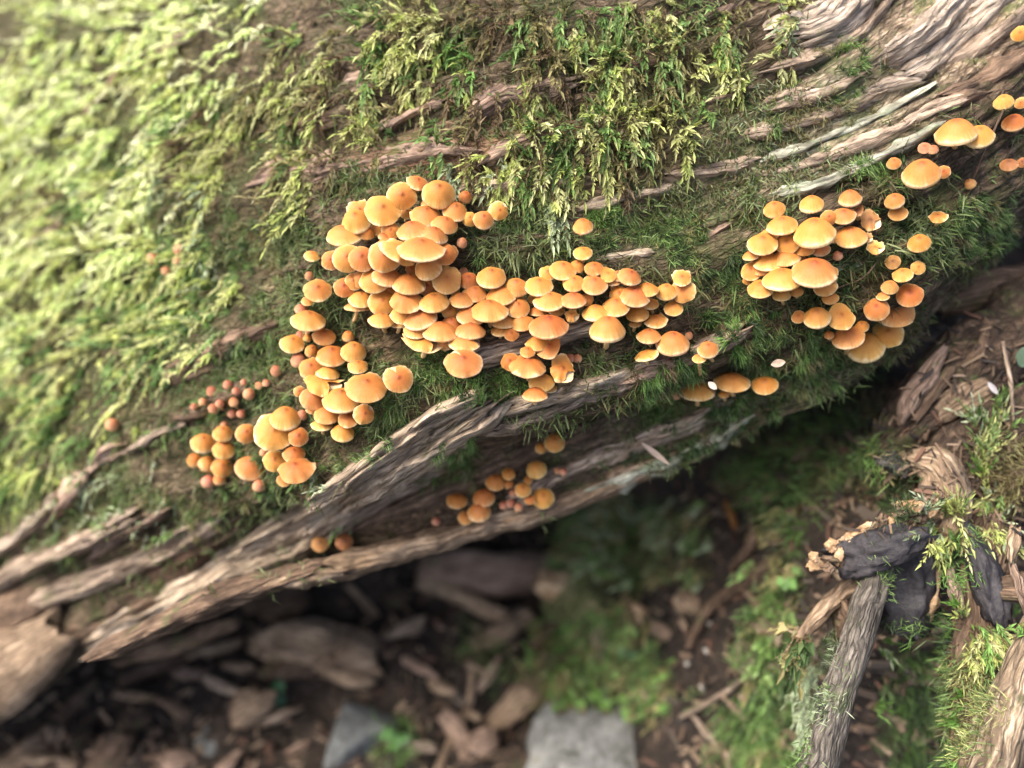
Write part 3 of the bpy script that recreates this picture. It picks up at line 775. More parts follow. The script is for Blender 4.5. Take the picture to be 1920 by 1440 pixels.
# ------------------------------------------------------------------ the forest floor
def gd(px, py, lift):
    h = ghit(px, py)
    return (h[2] if h else .9) - lift
def floor_limb(name, label, cat, pts, mat, seed, group=None, emb=0.25, **kw):
    q = []
    for (x, y, r) in pts:
        d = gd(x, y, 0); q.append((x, y, d - r * d / FPX * (1 - emb) * 1.0, r))
    ds = [p[2] for p in q]
    q = [(p[0], p[1], min(p[2], np.mean(ds) + .02), p[3]) for p in q]
    o = limb(name, q, mat, seed, **kw); tag(o, label, cat, group); rb(o)
    return o
blk = empty('broken_block', W(590, 1240, gd(590, 1240, 0)))
tag(blk, 'splintered tan block of rotten wood on the forest floor', 'wood')
for k, (x, y, hl, hw, th, a_, mt) in enumerate([(590, 1215, 105, 48, 40, -6, 'tan'), (650, 1235, 60, 36, 34, -14, 'tan'), (560, 1250, 62, 22, 22, 8, 'brown'), (640, 1195, 70, 16, 18, -22, 'tan'), (530, 1205, 50, 24, 22, 10, 'brown'), (655, 1275, 46, 12, 14, -18, 'tan')]):
    chunk('splinter', x, y, gd(x, y, .022), hl, hw, th, a_, mt, 800 + k, blk, rough=.14)
floor_limb('broken_slab', 'reddish brown slab of wood under the tan log edge', 'wood', [(790, 1060, 20), (880, 1072, 36), (980, 1078, 38), (1050, 1075, 26)], 'pink', 103, flat=.6, rough=.15)
floor_limb('broken_slab', 'crumbly pale piece of rotten wood beyond the reddish slab', 'wood', [(1010, 1092, 16), (1080, 1115, 30), (1150, 1140, 24), (1210, 1155, 12)], 'crumb', 105, flat=.6, rough=.3, grain_rough=.2)
floor_limb('stick', 'tan broken stick in front of the reddish slab', 'stick', [(790, 1088, 15), (850, 1112, 16), (950, 1160, 14)], 'tan', 107)
floor_limb('stick', 'short pale stick end touching the tan broken stick', 'stick', [(885, 1210, 12), (930, 1190, 17), (990, 1155, 16)], 'tan', 109)
floor_limb('stick', 'thin brown stick between the block and the log edge', 'stick', [(625, 1070, 7), (670, 1115, 8), (705, 1155, 7)], 'tan', 111)
floor_limb('stick', 'long brown stick lying below the broken log end', 'stick', [(225, 1275, 12), (330, 1240, 16), (450, 1205, 9)], 'brown', 113)
floor_limb('stick', 'pale two-tone stick beside the splintered block', 'stick', [(330, 1240, 9), (390, 1222, 11), (455, 1203, 8)], 'tan', 114)
floor_limb('stick', 'brown stick slanting up under the broken log end', 'stick', [(110, 1350, 12), (150, 1310, 14), (180, 1275, 8)], 'brown', 115)
floor_limb('stick', 'pale short stick lying on dark litter', 'stick', [(215, 1300, 7), (260, 1308, 9), (295, 1312, 7)], 'tan', 116)
floor_limb('stick', 'tan chunk with a moss-green flank beyond the stick end', 'wood', [(920, 1360, 14), (975, 1310, 30), (1040, 1250, 26), (1060, 1225, 10)], 'tan', 117, flat=.7, rough=.25)
floor_limb('root', 'arching brown root over the green bank', 'root', [(1290, 1215, 7), (1330, 1140, 10), (1400, 1090, 11), (1490, 1020, 9)], 'brown', 118, emb=-.8)
floor_limb('root', 'upright grey root loop in the shaded hollow', 'root', [(1375, 1060, 8), (1410, 1020, 11), (1412, 960, 8)], 'brown', 119, emb=-.6)
floor_limb('twig', 'long thin twig lying on mossy ground near the pale pebbles', 'twig', [(1275, 1345, 4), (1340, 1310, 5), (1400, 1270, 4)], 'grey', 120, emb=-.8)
floor_limb('twig', 'orange dead needle standing in the shaded hollow', 'twig', [(1360, 940, 4), (1372, 970, 7), (1380, 995, 4)], 'orange_wood', 121, emb=-.8)
floor_limb('stick', 'pale forked stick at the foot of the green bank', 'stick', [(1335, 1400, 9), (1360, 1408, 10), (1368, 1450, 8)], 'pink', 122)
floor_limb('stick', 'reddish bark piece beside the blue-grey rock', 'bark', [(830, 1340, 14), (850, 1360, 20), (870, 1400, 14)], 'pink', 123, flat=.5)
floor_limb('stick', 'curved pale root between the rock slab and tan chunk', 'root', [(820, 1450, 8), (850, 1380, 9), (880, 1320, 7), (885, 1260, 6)], 'tan', 124)
floor_limb('stick', 'pale stick crossing the litter below the long brown stick', 'stick', [(-20, 1440, 14), (60, 1428, 16), (150, 1435, 10)], 'tan', 125)
floor_limb('root', 'reddish twig among moss on the bank slope', 'twig', [(1640, 800, 3), (1648, 830, 5), (1650, 850, 4)], 'pink', 126, emb=-1.0)
floor_limb('wood_chip', 'short tan chip standing in the bank moss', 'wood chip', [(1648, 880, 3), (1655, 865, 5), (1660, 850, 3)], 'tan', 127, emb=-1.0)

def rock(name, label, px, py, rw, rh, mat, seed, emb=.35):
    d = gd(px, py, 0); s = d / FPX
    bm = bmesh.new(); bmesh.ops.create_icosphere(bm, subdivisions=4, radius=1)
    v = np.array([x.co[:] for x in bm.verts])
    k = 1 + .22 * fbm(v[:, 0] * 1.2 + seed, v[:, 1] * 1.2, v[:, 2] * 1.2, seed, 3)
    v = v * k[:, None]
    rq = np.random.default_rng(seed + 50)
    for _ in range(16):
        nn = unit(rq.normal(0, 1, 3)); dd = rq.uniform(.62, .85)
        v = v - np.maximum(0, v @ nn - dd)[:, None] * nn
    v = v * 1.25 * (1 + .03 * fbm(v[:, 0] * 5, v[:, 1] * 5, v[:, 2] * 5, seed, 2))[:, None]
    v = v * np.array([rw * s, max(rw, rh) * s * .8, rh * s])
    for b, c in zip(bm.verts, v): b.co = c
    me = bpy.data.meshes.new(name); bm.to_mesh(me); bm.free()
    me.polygons.foreach_set('use_smooth', [True] * len(me.polygons)); me.materials.append(M[mat])
    o = bpy.data.objects.new(name, me); COL.objects.link(o)
    o.location = W(px, py, d) - np.array([0, 0, rh * s * emb]); o.rotation_euler = (0.2, 0.1, seed)
    if rw > 40:
        rot = np.array(o.rotation_euler.to_matrix())
        keep = me.copy(); keep.transform(Matrix(rot.tolist()).to_4x4())
        tmp = bpy.data.objects.new('tmp', keep); tmp.location = o.location; rb(tmp); bpy.data.objects.remove(tmp)
    return tag(o, label, 'rock')
rock('rock', 'large pale grey rock half buried in the litter', 1165, 1462, 250, 100, 'rock', 1, .75)
rock('rock', 'long blue-grey rock slab beside the small green plant', 672, 1375, 70, 105, 'bluerock', 2, .6)
rock('rock', 'small whitish stone in the mossy ground', 1090, 1300, 42, 34, 'rock', 3)
rock('mossy_rock', 'moss-covered boulder in shade behind the crumbly wood', 1190, 1040, 190, 80, 'mossrock', 4, .7)
rock('rock', 'dark stone among litter under the splintered block', 380, 1405, 42, 26, 'bluerock', 5, .6)
for k, (x, y) in enumerate([(1238, 1290), (1316, 1286), (1325, 1221), (1290, 1245), (1400, 1272), (1195, 1240), (1330, 1170)]):
    rock('pebble', 'tiny white pebble on the mossy ground', x, y, 6, 5, 'white', 10 + k, 0)['group'] = 'white pebbles on the mossy ground'

# broken wood strewn over the floor
rp = random.Random(77)
PIECES = [(60, 1400), (150, 1380), (260, 1345), (330, 1330), (420, 1290), (470, 1330), (200, 1420), (330, 1425), (430, 1430), (560, 1400), (520, 1345), (780, 1250), (760, 1180), (700, 1210), (830, 1290), (900, 1400), (960, 1420), (1330, 1380), (1380, 1330), (1240, 1180), (1290, 1130), (1150, 1200), (480, 1120), (540, 1130), (740, 1120), (400, 1180), (450, 1250), (1010, 1200), (920, 1260), (1440, 1180), (1420, 1240), (360, 1265), (120, 1430), (780, 1400)]
for k, (x, y) in enumerate(PIECES):
    long_ = rp.random() < .6
    hl = rp.uniform(26, 52); hw = hl * (rp.uniform(.16, .3) if long_ else rp.uniform(.4, .7))
    mt = rp.choice(('tan', 'brown', 'brown', 'pink', 'dark', 'grey'))
    o = chunk('wood_piece', x, y, gd(x, y, .010), hl, hw, hw * .6, rp.choice((25, -30, 10, 40, -15)) + rp.uniform(-15, 15), mt, 900 + k, None, rough=.14, lean=rp.uniform(-.3, .3))
    tag(o, {'tan': 'tan', 'brown': 'brown', 'pink': 'reddish', 'dark': 'dark rotten', 'grey': 'grey'}[mt] + (' long splintered' if long_ else ' stubby broken') + ' piece of wood lying on the litter', 'wood', 'broken wood pieces on the forest floor')

# little plants
def plant(label, px, py, n, size, color, seed):
    d = gd(px, py, .015); root = empty('seedling', W(px, py, d + .012))
    tag(root, label, 'plant')
    rr = random.Random(seed)
    for k in range(n):
        x, y = px + rr.uniform(-1, 1) * size * .9, py + rr.uniform(-1, 1) * size * .8
        o = flat_leaf('leaf', '', x, y, d + rr.uniform(-.006, .006), size, size * .8, rr.uniform(0, 360), color, seed + k)
        del o['category']
        o.parent = root; o.matrix_parent_inverse = Matrix.Translation(-root.location)
    return root
plant('two-leaved green seedling in the dark litter', 541, 1305, 3, 26, (.04, .13, .045), 31)
plant('bright green leafy seedling beside the blue-grey rock', 735, 1385, 7, 26, (.09, .21, .045), 33)
plant('pale green seedling in the green bank moss', 1478, 1085, 6, 18, (.20, .38, .10), 35)
plant('grey-green seedling at the foot of the bank', 1175, 1215, 4, 18, (.12, .28, .12), 36)

# loose litter: chips, needles, crumbs
class Lit: pass
lit_v, lit_f, lit_c, ln = [], [], [], 0
for k in range(4200):
    x = random.uniform(-100, 2000); y = random.uniform(820, 1500)
    h = ghit(x, y)
    if h is None or h[2] > 1.5: continue
    p, nr = h[0], h[1]
    L = random.uniform(.004, .016) * random.choice((.6, 1, 1, 1.4)); w = L * random.uniform(.10, .35); th = L * .12
    a = random.uniform(0, 6.28); dr = np.array([math.cos(a), math.sin(a), random.uniform(-.4, .4)]); dr = unit(dr)
    sd = unit(np.cross(nr, dr)); up = np.cross(dr, sd)
    p = p + nr * (th * .5 + .001)
    j = lambda: random.uniform(.6, 1.1)
    V = np.array([p + dr * L * .5 * sx * j() + sd * w * .5 * sy * j() + up * th * sz for sx in (-1, 1) for sy in (-1, 1) for sz in (0, 1)])
    F = np.array([[0, 1, 3, 2], [4, 6, 7, 5], [0, 4, 5, 1], [2, 3, 7, 6], [1, 5, 7, 3]])
    c = random.choice([(.11, .07, .045), (.15, .10, .065), (.05, .036, .026), (.19, .135, .088), (.25, .18, .12), (.075, .052, .038), (.11, .06, .04), (.03, .024, .019), (.09, .07, .052)])
    lit_v.append(V); lit_f.append(F + ln); lit_c.append(np.repeat(np.array([c]), 8, 0)); ln += 8
RIGHT_0 = BVHTree.FromPolygons(np.concatenate(RB_V).tolist(), RB_F)
for k in range(520):
    x = random.uniform(1560, 1990); y = random.uniform(590, 1010)
    if x < 1640 and y < 760: continue
    h = hit(x, y, RIGHT_0)
    if h is None or h[2] > .75: continue
    p, nr = h[0], h[1]
    L = random.uniform(.003, .010) * random.choice((.6, 1, 1, 1.5)); w = L * random.uniform(.06, .2); th = L * .1
    dr = unit(RNG.normal(0, 1, 3)); dr = unit(dr - .7 * (dr @ nr) * nr); sd = unit(np.cross(nr, dr)); up = np.cross(dr, sd)
    p = p + nr * (th * .5 + .0008)
    V = np.array([p + dr * L * .5 * sx * j() + sd * w * .5 * sy * j() + up * th * sz for sx in (-1, 1) for sy in (-1, 1) for sz in (0, 1)])
    c = random.choice([(.10, .065, .04), (.18, .12, .075), (.05, .035, .025), (.20, .14, .09), (.26, .19, .13), (.03, .024, .02), (.13, .07, .045), (.02, .016, .014)])
    lit_v.append(V); lit_f.append(F + ln); lit_c.append(np.repeat(np.array([c]), 8, 0)); ln += 8
lo = mesh_obj('leaf_litter', np.concatenate(lit_v), np.concatenate(lit_f), M['litter'], None, False, None, np.concatenate(lit_c))
tag(lo, 'brown litter of chips and needles on the forest floor', 'litter', None, 'stuff')
RIGHT_T = BVHTree.FromPolygons(np.concatenate(RB_V).tolist(), RB_F)
# ------------------------------------------------------------------ mushrooms
def cap_mesh(name, k, p, seed, wavy=0.03, notch=None, curl=0.0, under=0.10, umbo=0.05, fold=0.0, nr=13, na=36):
    """unit cap (rim radius 1 at z = 0, axis +z); notch: (angle, half width, depth); fold: lifts one side"""
    rs = np.concatenate([np.linspace(0.0, 0.9, nr - 4), [0.95, 0.985, 1.0, 0.985]])
    a = np.linspace(0, 2 * math.pi, na, endpoint=False)
    V = []
    ca, sa = np.cos(a), np.sin(a)
    wv = wavy * (noise(ca * 1.6 + seed, sa * 1.6, 0, seed) * 1.2 + 0.5 * noise(ca * 4 + seed, sa * 4, 0, seed + 3) + 0.35 * noise(ca * 11, sa * 11, seed, seed + 5))
    for i, r in enumerate(rs):
        z = k * (1 - r ** p) if i < nr - 1 else -under
        z += umbo * math.exp(-(r / 0.13) ** 2) - 0.6 * umbo * math.exp(-((r - 0.2) / 0.1) ** 2)
        rr = r * (1 + wv * r ** 2)
        zz = z + wv * 0.9 * r ** 3 + curl * np.maximum(0, np.cos(a - 1.2)) ** 2 * r ** 3 - 0.5 * curl * np.maximum(0, np.cos(a - 3.6)) ** 2 * r ** 2
        zz = zz + fold * (np.maximum(0, np.cos(a)) ** 1.5) * r ** 2 * 1.1
        x, y = rr * ca * (1 - 0.35 * fold * (ca > 0) * r), rr * sa
        if notch:
            da = (a - notch[0] + math.pi) % (2 * math.pi) - math.pi
            cut = np.clip(1 - np.abs(da) / notch[1], 0, 1)
            rmax = 1 - notch[2] * cut ** 0.6 * (1 + 0.25 * noise(a * 9, seed, 0, seed))
            q = np.minimum(1, rmax / max(r, 1e-3))
            x, y = x * q, y * q
            zz = np.where(q < 1, k * (1 - np.clip(r * q, 0, 1) ** p) - 0.02 * (i >= nr - 2), zz)
        V.append(np.stack([x, y, zz + 0 * a], -1))
    V = np.concatenate(V)
    f = grid_faces(nr, na, True)
    return V, f

def gill_mesh(k, wavy, seed, na=72, curl=0.0, fold=0.0):
    a = np.linspace(0, 2 * math.pi, na, endpoint=False)
    ca, sa = np.cos(a), np.sin(a)
    wv = wavy * (noise(ca * 1.6 + seed, sa * 1.6, 0, seed) * 1.2)
    V = []
    for r, z, dz in ((0.96, -0.05, 0.0), (0.8, -0.02, -0.05), (0.5, 0.03, -0.07), (0.14, 0.06, -0.05)):
        zz = z * k * 2 + dz * (np.arange(na) % 2) + wv * 0.9 * r ** 3 + curl * np.maximum(0, np.cos(a - 1.2)) ** 2 * r ** 3 - 0.5 * curl * np.maximum(0, np.cos(a - 3.6)) ** 2 * r ** 2
        zz = zz + fold * (np.maximum(0, np.cos(a)) ** 1.5) * r ** 2 * 1.1
        rr = r * (1 + wv * r ** 2) * (1 - 0.35 * fold * (ca > 0) * r)
        V.append(np.stack([rr * ca, r * (1 + wv * r ** 2) * sa, zz], -1))
    return np.concatenate(V), grid_faces(4, na, True)[:, ::-1].copy()

# kind: (dome height, profile power, waviness, notch, curl, underroll, fold)
KINDS = {
 'dome': (0.64, 2.0, 0.06, None, 0, .08, 0), 'flat': (0.46, 1.9, 0.08, None, 0, .05, 0), 'high': (0.84, 2.2, 0.05, None, 0, .14, 0),
 'button': (1.0, 2.9, 0.02, None, 0, .42, 0), 'wavy': (0.48, 1.9, 0.15, None, .16, .05, 0), 'torn': (0.56, 2.0, 0.08, (4.6, .34, .62), 0, .06, 0),
 'split': (0.54, 2.0, 0.06, (0.9, .22, .8), 0, .06, 0), 'fold': (0.46, 2.0, 0.08, None, 0.05, .06, .75), 'ragged': (0.34, 1.8, 0.26, (4.2, .6, .7), .3, .04, .35)}
CAPMESH = {}
for kn, (k, p, wv, nt_, cu, un, fo) in KINDS.items():
    for s in range(4):
        V, f = cap_mesh(kn, k, p, s * 13 + 5, wv, nt_, cu, un, fold=fo)
        me = mesh_obj('cap_shape', V, f, None).data
        gV, gf2 = gill_mesh(k, wv, s * 13 + 5, curl=cu, fold=fo)
        gm = mesh_obj('gill_shape', gV, gf2, M['gill']).data
        CAPMESH[(kn, s)] = (me, gm)
for o in [o for o in COL.objects if o.name.startswith(('cap_shape', 'gill_shape'))]:
    bpy.data.objects.remove(o)
MATMESH = {}
def cap_with(kn, s, mat):
    key = (kn, s, mat)
    if key not in MATMESH:
        me = CAPMESH[(kn, s)][0].copy(); me.materials.clear(); me.materials.append(M['cap_' + mat]); MATMESH[key] = me
    return MATMESH[key]

PLACES = {
 'A': ('in the dense heap below the hanging moss', 'dense heap of mushrooms below the hanging moss'),
 'B': ('in the band between the heap and the green tufts', 'band of mushrooms along the log'),
 'C': ('in the column beside the dark rotten hollow', 'climbing cluster beside the rotten hollow'),
 'D': ('in the loose cluster above the pale wood ridge', 'loose cluster above the pale ridge'),
 'E': ('among the pinkish buttons in dark moss', 'pinkish young buttons'),
 'F': ('in the cluster under the greenish wood edge', 'cluster under the greenish wood edge'),
 'G': ('in the cluster over the dark gap', 'cluster over the dark gap'),
 'H': ('by the brown dead leaf under the silvery wood', 'mushrooms under the silvery wood'),
 'I': ('on the tan lower edge of the log', 'mushrooms on the lower edge of the log'),
 'J': ('on the grey bare wood above the pale ridge', 'mushrooms on the bare grey wood'),
 'K': ('in the green tufts past the reddish ridge', 'mushrooms in the green tufts'),
 'L': ('alone in the bright moss away from the clusters', 'scattered buttons in the bright moss')}

MUSH = []          # (px, py, w, h, roll, kind, colour, place, extra towards camera in mm)
def addm(place, ox, oy, sc, rows):
    for r in rows:
        x, y, w, h = r[:4]; roll = 0; kind = None; colour = None; dz = 0
        for e in r[4:]:
            if isinstance(e, str):
                if e in KINDS: kind = e
                else: colour = e
            elif isinstance(e, float): dz = e
            else: roll = e
        MUSH.append((ox + x / sc, oy + y / sc, w / sc, h / sc, roll, kind, colour, place, dz))

addm('A', 560, 300, 3.6, [
 (800,152,135,92,15,'flat'), (945,225,208,178), (697,243,182,178,-6), (565,336,228,202,'flat',2.0), (412,345,140,130,-18,'wavy'), (385,408,180,150,-12),
 (308,500,222,136,-8), (458,490,105,85,'deep'), (858,375,198,142), (1125,245,80,85,12,'button','deep'), (1055,340,168,132,10), (1155,398,97,112,'high'),
 (1248,402,128,116,'high'), (1352,345,122,124,20,'torn'), (885,290,115,74,-4.0), (985,432,168,112,14), (765,470,198,122,-12), (622,475,115,132,-22), (575,512,75,52,-3.0),
 (910,502,188,112,12), (825,597,292,156,'flat',4.0), (680,622,240,142,18,'wavy'), (1105,555,66,66,'pink','button'), (990,635,142,142,8,'deep'), (1032,622,84,122,12,-4.0),
 (220,675,124,162,-20), (330,665,182,186,-16), (425,665,168,172,-6), (582,652,204,196,-8), (600,565,170,84,-10,-4.0), (600,785,192,122,6), (872,725,172,142,-18),
 (760,735,72,80,'deep',-6.0), (1003,805,187,182,'flat','yellow',2.0), (745,830,207,132,4), (310,860,132,168,-20,'deep'), (375,820,112,114,-20), (420,810,112,134,-18), (510,815,178,152,-6),
 (420,935,158,112), (395,982,150,64,'yellow',-3.0), (565,960,168,158,-4), (620,872,100,92,-5.0,'deep'), (722,945,208,158,4,'wavy'), (865,860,112,142,10,-3.0), (915,955,188,128,-8),
 (700,1045,148,118,6), (560,1075,158,102), (605,1065,112,72,-2.0), (820,1065,202,142,-18), (790,1145,152,112), (960,1150,228,128), (850,1235,225,92,'ragged','yellow',-4.0),
 (990,1235,102,82,-2.0), (1020,1020,102,122,10), (1030,1105,118,102), (1145,810,118,106,'high','deep'), (1115,752,60,52,'pink','button',-4.0), (1300,788,192,142), (1190,897,148,112),
 (1100,942,152,102), (1285,1010,232,142,2.0), (1165,1045,182,127), (1160,1145,192,107), (1120,1230,193,112,'torn'), (1110,1370,227,182,'split'), (1050,880,72,62,-5.0), (1390,1080,172,92,-3.0), (1355,1150,107,72,-3.0),
 # behind and between, mostly hidden
 (730,360,90,70,-9.0), (520,470,120,70,-9.0), (330,600,150,80,-8.0), (1010,290,80,60,-8.0), (880,800,90,80,-9.0), (680,1100,110,60,-7.0)])
addm('B', 920, 380, 3.6, [
 (65,622,200,127,-6), (140,885,97,97,'deep'), (172,567,147,120), (180,705,158,134,10,'split'), (208,805,152,112), (325,560,172,127), (385,475,102,107), (487,452,172,127),
 (585,428,97,82,'deep'), (622,338,120,88), (622,155,127,98,'high'), (698,442,117,92,'deep'), (790,492,112,84,'fold'), (820,530,102,54,-3.0), (858,492,82,72), (937,497,147,107,18),
 (560,540,142,112), (700,550,162,127), (395,658,187,132), (560,652,157,107), (650,655,82,92,8,-3.0), (285,650,62,62,'yellow',-6.0), (320,730,122,64,-6.0,'deep'), (445,725,102,72,-4.0,'deep'),
 (545,765,92,124,'ragged','yellow'), (390,830,247,157,'deep',3.0), (705,738,167,107), (788,845,227,162,'high',3.0), (865,620,122,132,-4.0), (972,628,188,142,10), (845,695,172,132),
 (1055,583,147,92,'deep'), (1185,597,132,107), (1290,510,117,102,'wavy'), (1297,600,152,150,-28,'yellow','flat'), (1080,682,107,72,-3.0), (988,745,147,102,'deep'), (1235,712,117,97), (1110,795,137,97,10,'wavy'),
 (975,815,77,48,'yellow'), (1070,895,152,102), (1230,942,203,153,'high'), (1045,1030,148,77,-8,'wavy')])
addm('J', 920, 380, 3.6, [
 (315,945,152,104,'deep'), (392,988,178,128,8,'fold'), (250,1005,97,78,'deep'), (130,1075,124,142,-10,'deep'), (248,1100,248,138,4,'wavy',2.0), (345,1210,172,132), (300,1290,168,97,'deep'),
 (400,1250,92,64,-3.0), (480,1130,175,178,15,'ragged','deep'), (585,1050,57,57,'pink','button'), (535,1045,62,72,'pink','button')])
addm('K', 920, 380, 3.6, [
 (1467,988,132,117,'high'), (1408,1050,87,62), (1340,895,52,42,'pink','button'), (1398,1268,217,127,'torn'), (1628,1205,218,132,6,'split'), (1575,1290,72,54,'deep'), (1250,1295,62,66,'pink','button'), (1850,1228,155,128,'deep')])
addm('C', 320, 420, 2.77, [
 (735,165,77,57), (720,268,46,42,'pink','button'), (762,342,143,122,'flat'), (710,400,62,47), (677,440,64,52,'pink'), (715,497,170,107), (797,583,119,93,'torn'), (632,620,122,97),
 (672,575,46,42,'pink','button'), (713,588,46,42,'deep','button'), (735,657,69,63,'deep','button'), (662,700,76,73,'pink','button'), (835,680,152,113,'deep'), (922,578,59,56,'button','deep'), (950,660,127,107),
 (972,738,99,73), (728,748,120,110,-10), (818,770,117,67,8), (785,832,192,84,'ragged'), (668,870,57,102,-15), (740,905,132,117), (885,910,187,132), (1015,848,212,152,'flat',2.0), (1182,805,141,137,8,'split'),
 (1005,990,103,128,24,'torn'), (920,1015,103,84,'torn'), (810,990,127,92), (785,1040,102,62,-2.0), (895,1080,112,92,'deep'), (735,960,62,52,-3.0)])
addm('D', 320, 420, 2.77, [
 (595,1003,152,122), (538,1080,197,187,'flat'), (662,1105,97,112,10,'deep'), (685,990,52,62,'pink','button'), (270,1085,100,86,'high'), (168,1135,116,101,'high'), (275,1170,111,97,'high'), (392,1088,101,101,'high'),
 (122,1222,73,73,'button','deep'), (195,1240,81,81,'button','deep'), (268,1265,106,102,'high'), (198,1332,66,73,'button','pink'), (255,1320,61,52,'button','deep'), (415,1262,143,127,'high'), (540,1232,112,122,-8),
 (640,1195,107,87,'deep'), (648,1275,182,127,-12,'wavy'), (590,1330,72,62,'deep',-2.0), (485,1185,42,42,'pink','button'), (460,1355,62,72,'pink','button'), (280,1040,34,34,'pink','button')])
addm('E', 320, 420, 2.77, [(x, y, w, w, 'pink', 'button') for x, y, w in
 [(210,865,50),(298,832,48),(410,880,58),(455,835,40),(495,822,38),(380,820,32),(325,920,48),(255,930,42),(218,955,48),(168,920,38),(120,945,34),(320,982,42),(368,982,45),(545,760,55),(340,865,38)]])
addm('F', 1360, 320, 3.79, [
 (347,270,137,112,'high'), (612,232,153,112,'high'), (885,190,149,112,'high'), (403,383,199,132), (735,335,109,106,'high'), (842,318,147,112), (630,430,263,192,'high',2.0), (893,465,209,147), (780,460,112,92,-4.0),
 (265,515,197,152), (320,440,132,67,-4.0), (440,520,150,165,-12), (565,545,142,112,'torn','deep'), (678,558,117,92), (425,615,192,107), (310,645,197,117), (180,600,112,67,-8), (185,715,132,122,-12), (250,695,132,87),
 (400,765,248,152), (520,640,112,92,-4.0), (250,835,167,122,'deep'), (155,780,62,62,-3.0,'deep'), (400,880,122,82,'yellow'), (508,855,87,72,'deep'), (630,715,287,207,6,3.0), (750,720,92,112,12,-3.0), (712,825,147,127,-16),
 (745,900,107,87,'deep'), (797,600,63,66,'pink','button'), (1065,555,102,64,'ragged','yellow'), (1030,360,132,122,'ragged','old'), (940,290,92,62,'fold','old'), (1010,480,62,52,'ragged','old')])
addm('G', 1360, 320, 3.79, [
 (1200,212,126,106), (1228,300,119,101), (1378,510,141,122,'high','deep'), (1190,650,97,92,'old'), (1258,738,131,97), (1370,690,92,122,12,'yellow'), (1170,825,112,97,8,'yellow'), (1310,885,167,152,10,'deep'), (1120,890,82,62),
 (1075,985,157,167,-6,'high'), (1205,1005,267,192,10,'flat'), (520,1040,86,86,-14), (650,1038,172,147,'high'), (815,1045,183,207,24,'fold'), (738,1165,66,57,'deep'), (870,1178,212,162,-6), (995,1245,232,202,'high'), (1155,1160,193,193,10), (970,1105,92,82,'deep')])
addm('H', 1620, 0, 3.13, [
 (540,768,217,142,'high'), (675,795,157,127,8), (355,868,72,62,'pink'), (405,875,62,52,'pink'), (175,957,79,69,'high'), (340,1010,202,157,'high'), (465,1010,77,97,12,-3.0), (820,595,107,87,'yellow'), (920,605,62,82,'yellow'),
 (880,715,121,97,'deep'), (850,965,97,72,'old'), (930,955,60,55,'old'), (915,198,85,107,'deep'), (435,1275,92,57,'wavy'), (1490-870,1075,60,60,'old','button')])
addm('I', 640, 600, 3.0, [
 (1200,690,112,107,'high'), (1123,718,60,60,'deep','button'), (1097,840,112,102,'high','yellow'), (940,865,77,67,'deep'), (868,910,107,92,'deep'), (650,1015,107,87,'deep'), (800,995,122,102,'high','deep'), (775,1075,132,112,'high'),
 (700,1110,87,112,-8), (1022,955,87,87,'high'), (1135,1003,117,112,'high'), (1060,1010,62,72,'deep'), (940,920,57,47,'deep'), (1050,900,47,42,'deep','button'), (910,1040,47,57,'pink','button'), (955,1030,47,52,'pink','button'),
 (1000,1050,47,57,'pink','button'), (965,970,42,52,'pink','button'), (1250,850,42,42,'pink','button'), (535,1130,47,47,'pink','button'), (1215,845,36,36,'pink','button')])
addm('I', 0, 0, 1.0, [(600,1020,30,28,'old'), (645,1016,32,30,'old')])
addm('L', 0, 0, 1.0, [(289,483,22,22,'pink','button'), (337,467,21,20,'pink','button'), (334,488,16,15,'pink','button'), (311,506,16,16,'pink','button'), (211,795,23,23,'pink','button')])

def theta_for(q, k):
    if q >= 0.985: return R(10)
    lo, hi = 0.0, R(88)
    for _ in range(40):
        m = 0.5 * (lo + hi)
        v = (math.cos(m) + math.sqrt(math.cos(m) ** 2 + (k * math.sin(m)) ** 2)) / 2
        if v > q: lo = m
        else: hi = m
    return 0.5 * (lo + hi)

def stem_mesh(p0, p1, p2, r0, r1, seed):
    n, s = 9, 9
    t = np.linspace(0, 1, n)[:, None]
    c = (1 - t) ** 2 * p0 + 2 * t * (1 - t) * p1 + t ** 2 * p2
    tan = unit(np.gradient(c, axis=0))
    ref = np.array([1.0, 0.2, 0.1]); u = unit(ref - (tan @ ref)[:, None] * tan); v = np.cross(tan, u)
    a = np.linspace(0, 2 * math.pi, s, endpoint=False)
    rad = (r0 * (1 - t) + r1 * t) * (1 + 0.12 * noise(t * 5, seed, 0, seed))
    V = c[:, None] + (u[:, None] * np.cos(a)[None, :, None] + v[:, None] * np.sin(a)[None, :, None]) * rad[:, :, None]
    return V.reshape(-1, 3), grid_faces(n, s, True)

